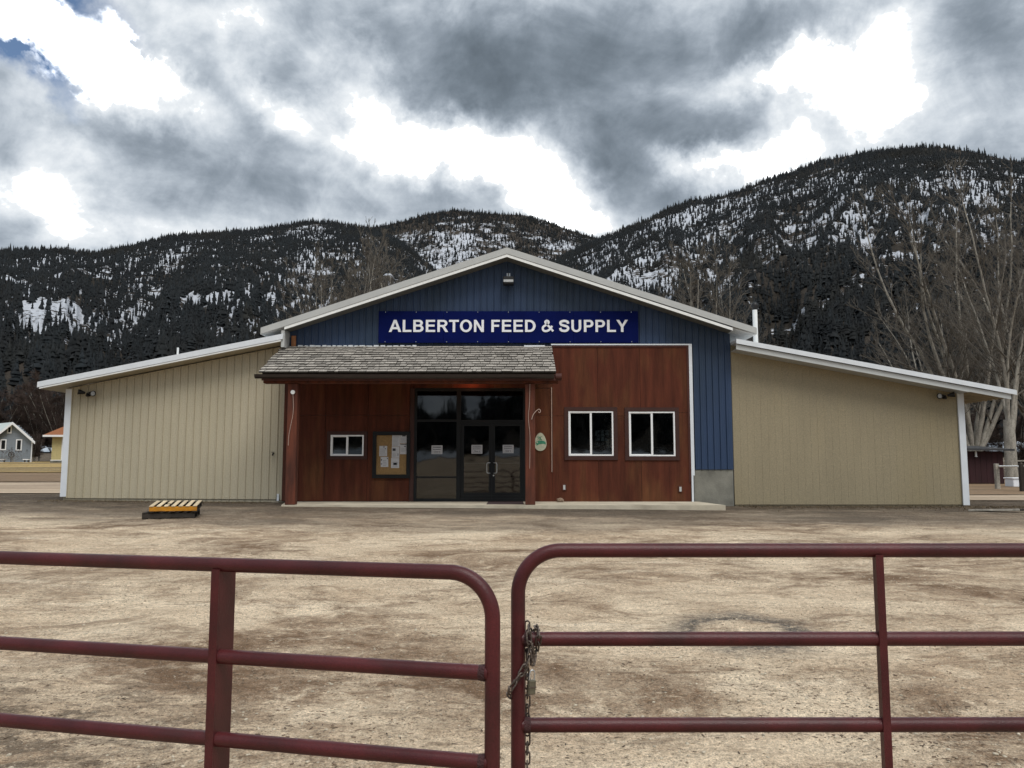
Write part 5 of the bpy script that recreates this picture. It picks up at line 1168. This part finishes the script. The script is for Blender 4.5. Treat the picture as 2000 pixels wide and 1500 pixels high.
# ------------------------------------------------------------------ bare trees
class Tubes:
    def __init__(s): s.v = []; s.f = []
    def seg(s, a, b, r0, r1, n):
        d = b - a; L_ = d.length
        if L_ < 1e-5: return
        d /= L_; u = d.cross(Vector((.31, .95, .1))).normalized(); w = d.cross(u); o = len(s.v)
        for c, r in ((a, r0), (b, r1)):
            for k in range(n): t = 2 * math.pi * k / n; s.v.append(c + (u * math.cos(t) + w * math.sin(t)) * r)
        for k in range(n): s.f.append((o + k, o + (k + 1) % n, o + n + (k + 1) % n, o + n + k))
    def mesh(s, name, m):
        me = bpy.data.meshes.new(name); me.from_pydata([tuple(v) for v in s.v], [], s.f); me.polygons.foreach_set('use_smooth', [True] * len(me.polygons)); me.materials.append(m); return me
def bare_tree(seed, H, stems, spread, trunk_r, fork=.1, dens=1.0):
    """upright, open winter tree: stems leave the trunk, limbs rise at an angle and bend upwards, twigs end them"""
    r = random.Random(seed); trunk = Tubes(); crown = Tubes()
    def grow(p, d, L_, rad, lev):
        seglen = (.9, .7, .55, .45)[lev]; k = max(3, int(L_ / seglen)); step = L_ / k; pos = p.copy()
        tgt = trunk if lev == 0 else crown; n = (7, 5, 4, 3)[lev]; wob = (.045, .09, .13, .16)[lev]; lift = (.02, .05, .06, .05)[lev]
        end = max(rad * .18, .012)
        for i in range(k):
            r0 = rad + (end - rad) * (i / k) ** .8; r1 = rad + (end - rad) * ((i + 1) / k) ** .8
            d = (d + Vector((r.gauss(0, wob), r.gauss(0, wob), lift))).normalized(); q = pos + d * step
            tgt.seg(pos, q, max(r0, .012), max(r1, .009), n)
            frac = (i + 1) / k
            if lev < 3 and frac > (.16, .15, .12)[lev] and frac < .99:
                nb = int((1.25, 1.0, .95)[lev] * dens + r.random())
                for _ in range(nb):
                    az = r.uniform(0, 6.283); side = d.cross(Vector((math.cos(az), math.sin(az), .1))).normalized(); an = math.radians(r.uniform(28, 58))
                    nd = (d * math.cos(an) + side * math.sin(an)).normalized()
                    if nd.z < -.05: nd.z *= -.4; nd.normalize()
                    ll = (H * r.uniform(.10, .26) * (1.15 - .75 * frac), L_ * r.uniform(.25, .55) * (1.1 - .5 * frac), L_ * r.uniform(.35, .7))[lev]
                    grow(q, nd, max(ll, .4), max(min(r1 * r.uniform(.35, .6), .022 * ll + .009), .013), lev + 1)
            pos = q
        if lev < 2:
            for _ in range(3):
                nd = (d + Vector((r.gauss(0, .35), r.gauss(0, .35), .1))).normalized(); grow(pos, nd, H * r.uniform(.06, .13) if lev == 0 else L_ * .4, max(end * .8, .018), lev + 1)
    base = Vector((0, 0, -.3))
    if stems == 1: grow(base, Vector((r.gauss(0, .04), r.gauss(0, .04), 1)).normalized(), H, trunk_r, 0)
    else:
        p = base.copy(); f0 = Vector((r.gauss(0, .1), 0, fork * H)); trunk.seg(p, f0, trunk_r * 1.2, trunk_r, 10)
        for k in range(stems):
            t = (k + .5) / stems * 2 - 1; a = spread * t + r.gauss(0, .05); dy = r.uniform(-.2, .2); st = f0 * r.uniform(.55, 1.0)
            grow(Vector((st.x + t * trunk_r * .4, 0, st.z)), Vector((math.sin(a), dy, math.cos(a))).normalized(), (H - st.z) * r.uniform(.72, 1.0) / max(math.cos(a), .6) * .95, trunk_r * r.uniform(.38, .6), 0)
    return trunk, crown
TREES = {}
def plant_tree(kind, px, Y, label, group, hscale=1.0, rz=None, tw='twig', name='bare_tree'):
    x = X(px, Y); z = g(x, Y)
    if kind not in TREES:
        tr, cr = bare_tree(*KINDS[kind]); TREES[kind] = (tr.mesh('trunk', M['bark']), cr.mesh('crown', M[tw]))
    t = thing(name, label, 'tree', (0, 0, 0), group); t.location = (x, Y, z); WORLD[t.name] = Vector((0, 0, 0))
    t.rotation_euler = (0, 0, rnd.uniform(-.5, .5) if rz is None else rz); t.scale = (hscale,) * 3
    for nm, me in zip(('trunk', 'crown'), TREES[kind]): place(nm, me, t)
    return t
KINDS = {'vase': (3, 20, 9, .50, .40, .07, 1.15), 'vase2': (8, 21, 5, .28, .34, .20, 1.15), 'pole': (5, 17, 2, .12, .22, .1, 1.5), 'pole2': (15, 17, 4, .20, .22, .2, 1.3), 'scrub': (21, 7, 10, .60, .08, .02, 2.2), 'scrub2': (27, 6, 11, .70, .07, .02, 2.2), 'bush': (33, 6, 12, 1.1, .06, .01, .7)}
GC = 'bare cottonwoods behind the right wing'
plant_tree('vase', 1893, 62, 'tall bare cottonwood fanning out in many stems above the right wing', GC, 1.12, 0.1)
plant_tree('vase2', 1968, 56, 'thick pale trunked cottonwood beside the maroon shed', GC, 1.02, .2)
plant_tree('vase', 2060, 60, 'bare cottonwood cut off by the right edge of the picture', GC, 1.1, 2.6)
plant_tree('vase', 1845, 80, 'bare tree standing left of the big fanning cottonwood', GC, .90, 3.3)
GM = 'bare trees showing above the main roof'
plant_tree('pole', 1372, 62, 'slim pale bare tree above the right slope of the roof, left of a pair', GM, 1.05, .4)
plant_tree('pole2', 1402, 64, 'forked pale bare tree above the right roof slope, right of a pair', GM, 1.05, 0)
plant_tree('pole', 1290, 70, 'thin bare tree showing just over the roof right of the peak', GM, .95, 2)
plant_tree('pole2', 1450, 66, 'low bare tree beside the flue pipe', GM, .72, 2.5)
for k, (px, Y, s, knd, lab) in enumerate([(620, 66, .85, 'pole2', 'brown bare tree at the left end of the group over the left roof slope'), (655, 72, .98, 'pole', 'second brown bare tree from the left over the left roof slope'), (690, 66, .93, 'pole2', 'bare tree over the left roof slope, in front of a snow patch'), (725, 70, 1.0, 'pole', 'tallest thin bare tree left of the sign, over the roof slope'), (765, 68, .98, 'pole2', 'bare tree over the roof above the left end of the sign'),
                               (812, 74, .88, 'pole', 'thin bare tree over the roof above the middle of the word ALBERTON'), (850, 72, .86, 'pole2', 'forked bare tree over the roof midway up the left slope'), (900, 74, .96, 'pole', 'bare tree left of the roof peak, taller than its neighbour'), (935, 76, .93, 'pole2', 'bare tree closest to the roof peak on its left side')]):
    plant_tree(knd, px, Y, lab, GM, s * 1.14, k * 1.3)
GS = 'leafless scrub at the foot of the hills'
k = 0
for px, Y, s, lab in [(-10, 125, 1.5, 'brown scrub at the far left edge behind the grey house'), (48, 128, 1.7, 'tall brown scrub rising behind the gable of the grey house'), (82, 122, 1.6, 'leafless brush in the gap between the two houses'), (112, 125, 1.9, 'reddish brush behind the yellow house roof'), (135, 120, 1.7, 'brush half hidden by the white corner trim of the left wing'), (72, 113, .62, 'low dark bush in the gap beside the grey house')]:
    plant_tree(('scrub', 'scrub2')[k % 2], px, Y, lab, GS, s, k, 'redtwig', 'bare_shrub'); k += 1
for px, Y, s, lab in [(1760, 90, 1.1, 'reddish brush above the right wing roof, left of the cottonwoods'), (1815, 84, 1.2, 'brush at the foot of the cottonwoods above the right wing'), (1905, 72, .9, 'brush behind the maroon shed roof'), (1990, 70, .9, 'brush at the right edge behind the rail fence')]:
    plant_tree(('scrub', 'scrub2')[k % 2], px, Y, lab, GS, s, k, 'redtwig', 'bare_shrub'); k += 1
for px, Y, s, lab in [(8, HY - 2.2, .26, 'low twiggy bush at the foot of the grey house, left of the wheel'), (32, HY - 2.4, .30, 'low twiggy bush at the foot of the grey house, right of the wheel')]:
    plant_tree('bush', px, Y, lab, 'twiggy bushes along the grey house', s, k, 'redtwig', 'bare_shrub'); k += 1

# ------------------------------------------------------------------ loose gravel, chips and dry weeds on the yard
def ico():
    bm = bmesh.new(); bmesh.ops.create_icosphere(bm, subdivisions=1, radius=1); v = np.array([x.co[:] for x in bm.verts]); f = np.array([[q.index for q in x.verts] for x in bm.faces]); bm.free(); return v, f
iv, iff = ico(); iv = iv[:, :]
def scatter(name, n, yr, size, m, seed, flat=.6, stretch=1.0, thr=.45, power=1.6):
    rg = np.random.default_rng(seed); y = yr[0] + (yr[1] - yr[0]) * rg.random(n * 3) ** power; x = rg.uniform(-1, 1, n * 3) * (.72 * y + .6)
    keep = rg.random(n * 3) < np.clip((fbm(x * .8, y * .8, seed, 4) - thr) * 5 + .25, .03, 1); keep &= (np.abs(x) < 13.5)
    x, y = x[keep][:n], y[keep][:n]; n = len(x); sz = size[0] + (size[1] - size[0]) * rg.random(n) ** 3; a = rg.uniform(0, 6.28, n)
    s = np.stack([sz * rg.uniform(.8, 1.3, n) * stretch, sz * rg.uniform(.6, 1.0, n) / math.sqrt(stretch), sz * flat * rg.uniform(.6, 1.1, n)], -1)
    v = iv[None] * s[:, None] * (1 + rg.uniform(-.22, .22, (n, len(iv), 1))); c, q = np.cos(a)[:, None], np.sin(a)[:, None]
    z = zg(x, y) + s[:, 2] * .25
    vx = v[..., 0] * c - v[..., 1] * q + x[:, None]; vy = v[..., 0] * q + v[..., 1] * c + y[:, None]; vz = v[..., 2] + z[:, None]
    V = np.stack([vx, vy, vz], -1).reshape(-1, 3); F = (iff[None] + (np.arange(n) * len(iv))[:, None, None]).reshape(-1, 3)
    place(name, np_mesh(name, V, F, m), kind='stuff')
M['palegravel'] = mat('pale_stones', (.50, .44, .34), .9, .5, 25)
M['litter'] = mat('dead_leaf_litter', (.17, .12, .08), .9, .6, 12)
M['darkgravel'] = mat('dark_chips', (.10, .075, .055), .9, .5, 25)
scatter('gravel', 11000, (2.6, 16), (.003, .013), M['gravel'], 5)
scatter('gravel', 5000, (2.6, 12), (.003, .016), M['palegravel'], 6, thr=.42)
scatter('wood_chips', 11000, (2.6, 21), (.0025, .0095), M['darkgravel'], 8, .35, 2.0, thr=.47)
rg = np.random.default_rng(77)
def weeds(name, n, fx, fy, hmax, m, seed):
    V = []; F = []; r = random.Random(seed)
    for _ in range(n):
        x, y = fx(r), fy(r); z = g(x, y)
        for b in range(3):
            a = r.uniform(0, 6.28); h = r.uniform(.3, 1) * hmax; lean = r.uniform(.2, 1.1) * h; w = r.uniform(.004, .010); o = len(V)
            tx, ty = math.cos(a), math.sin(a)
            V += [(x - ty * w, y + tx * w, z - .01), (x + ty * w, y - tx * w, z - .01), (x + tx * lean, y + ty * lean, z + h)]; F.append((o, o + 1, o + 2))
    place(name, np_mesh(name, np.array(V), np.array(F), m), kind='stuff')
scatter('leaf_litter', 5000, (2.6, 6.5), (.004, .014), M['litter'], 15, .25, 1.5, thr=.5)
weeds('dry_weeds', 1500, lambda r: r.uniform(6.4, 14.5), lambda r: 22.9 - abs(r.gauss(0, .75)), .06, M['weed'], 2)
weeds('dry_weeds', 900, lambda r: r.uniform(-13.2, -6.8), lambda r: 22.88 - abs(r.gauss(0, .5)), .05, M['weed'], 3)
weeds('dry_grass', 7000, lambda r: r.uniform(-85, -18), lambda r: r.uniform(57, 104), .22, M['drygrass'], 4)
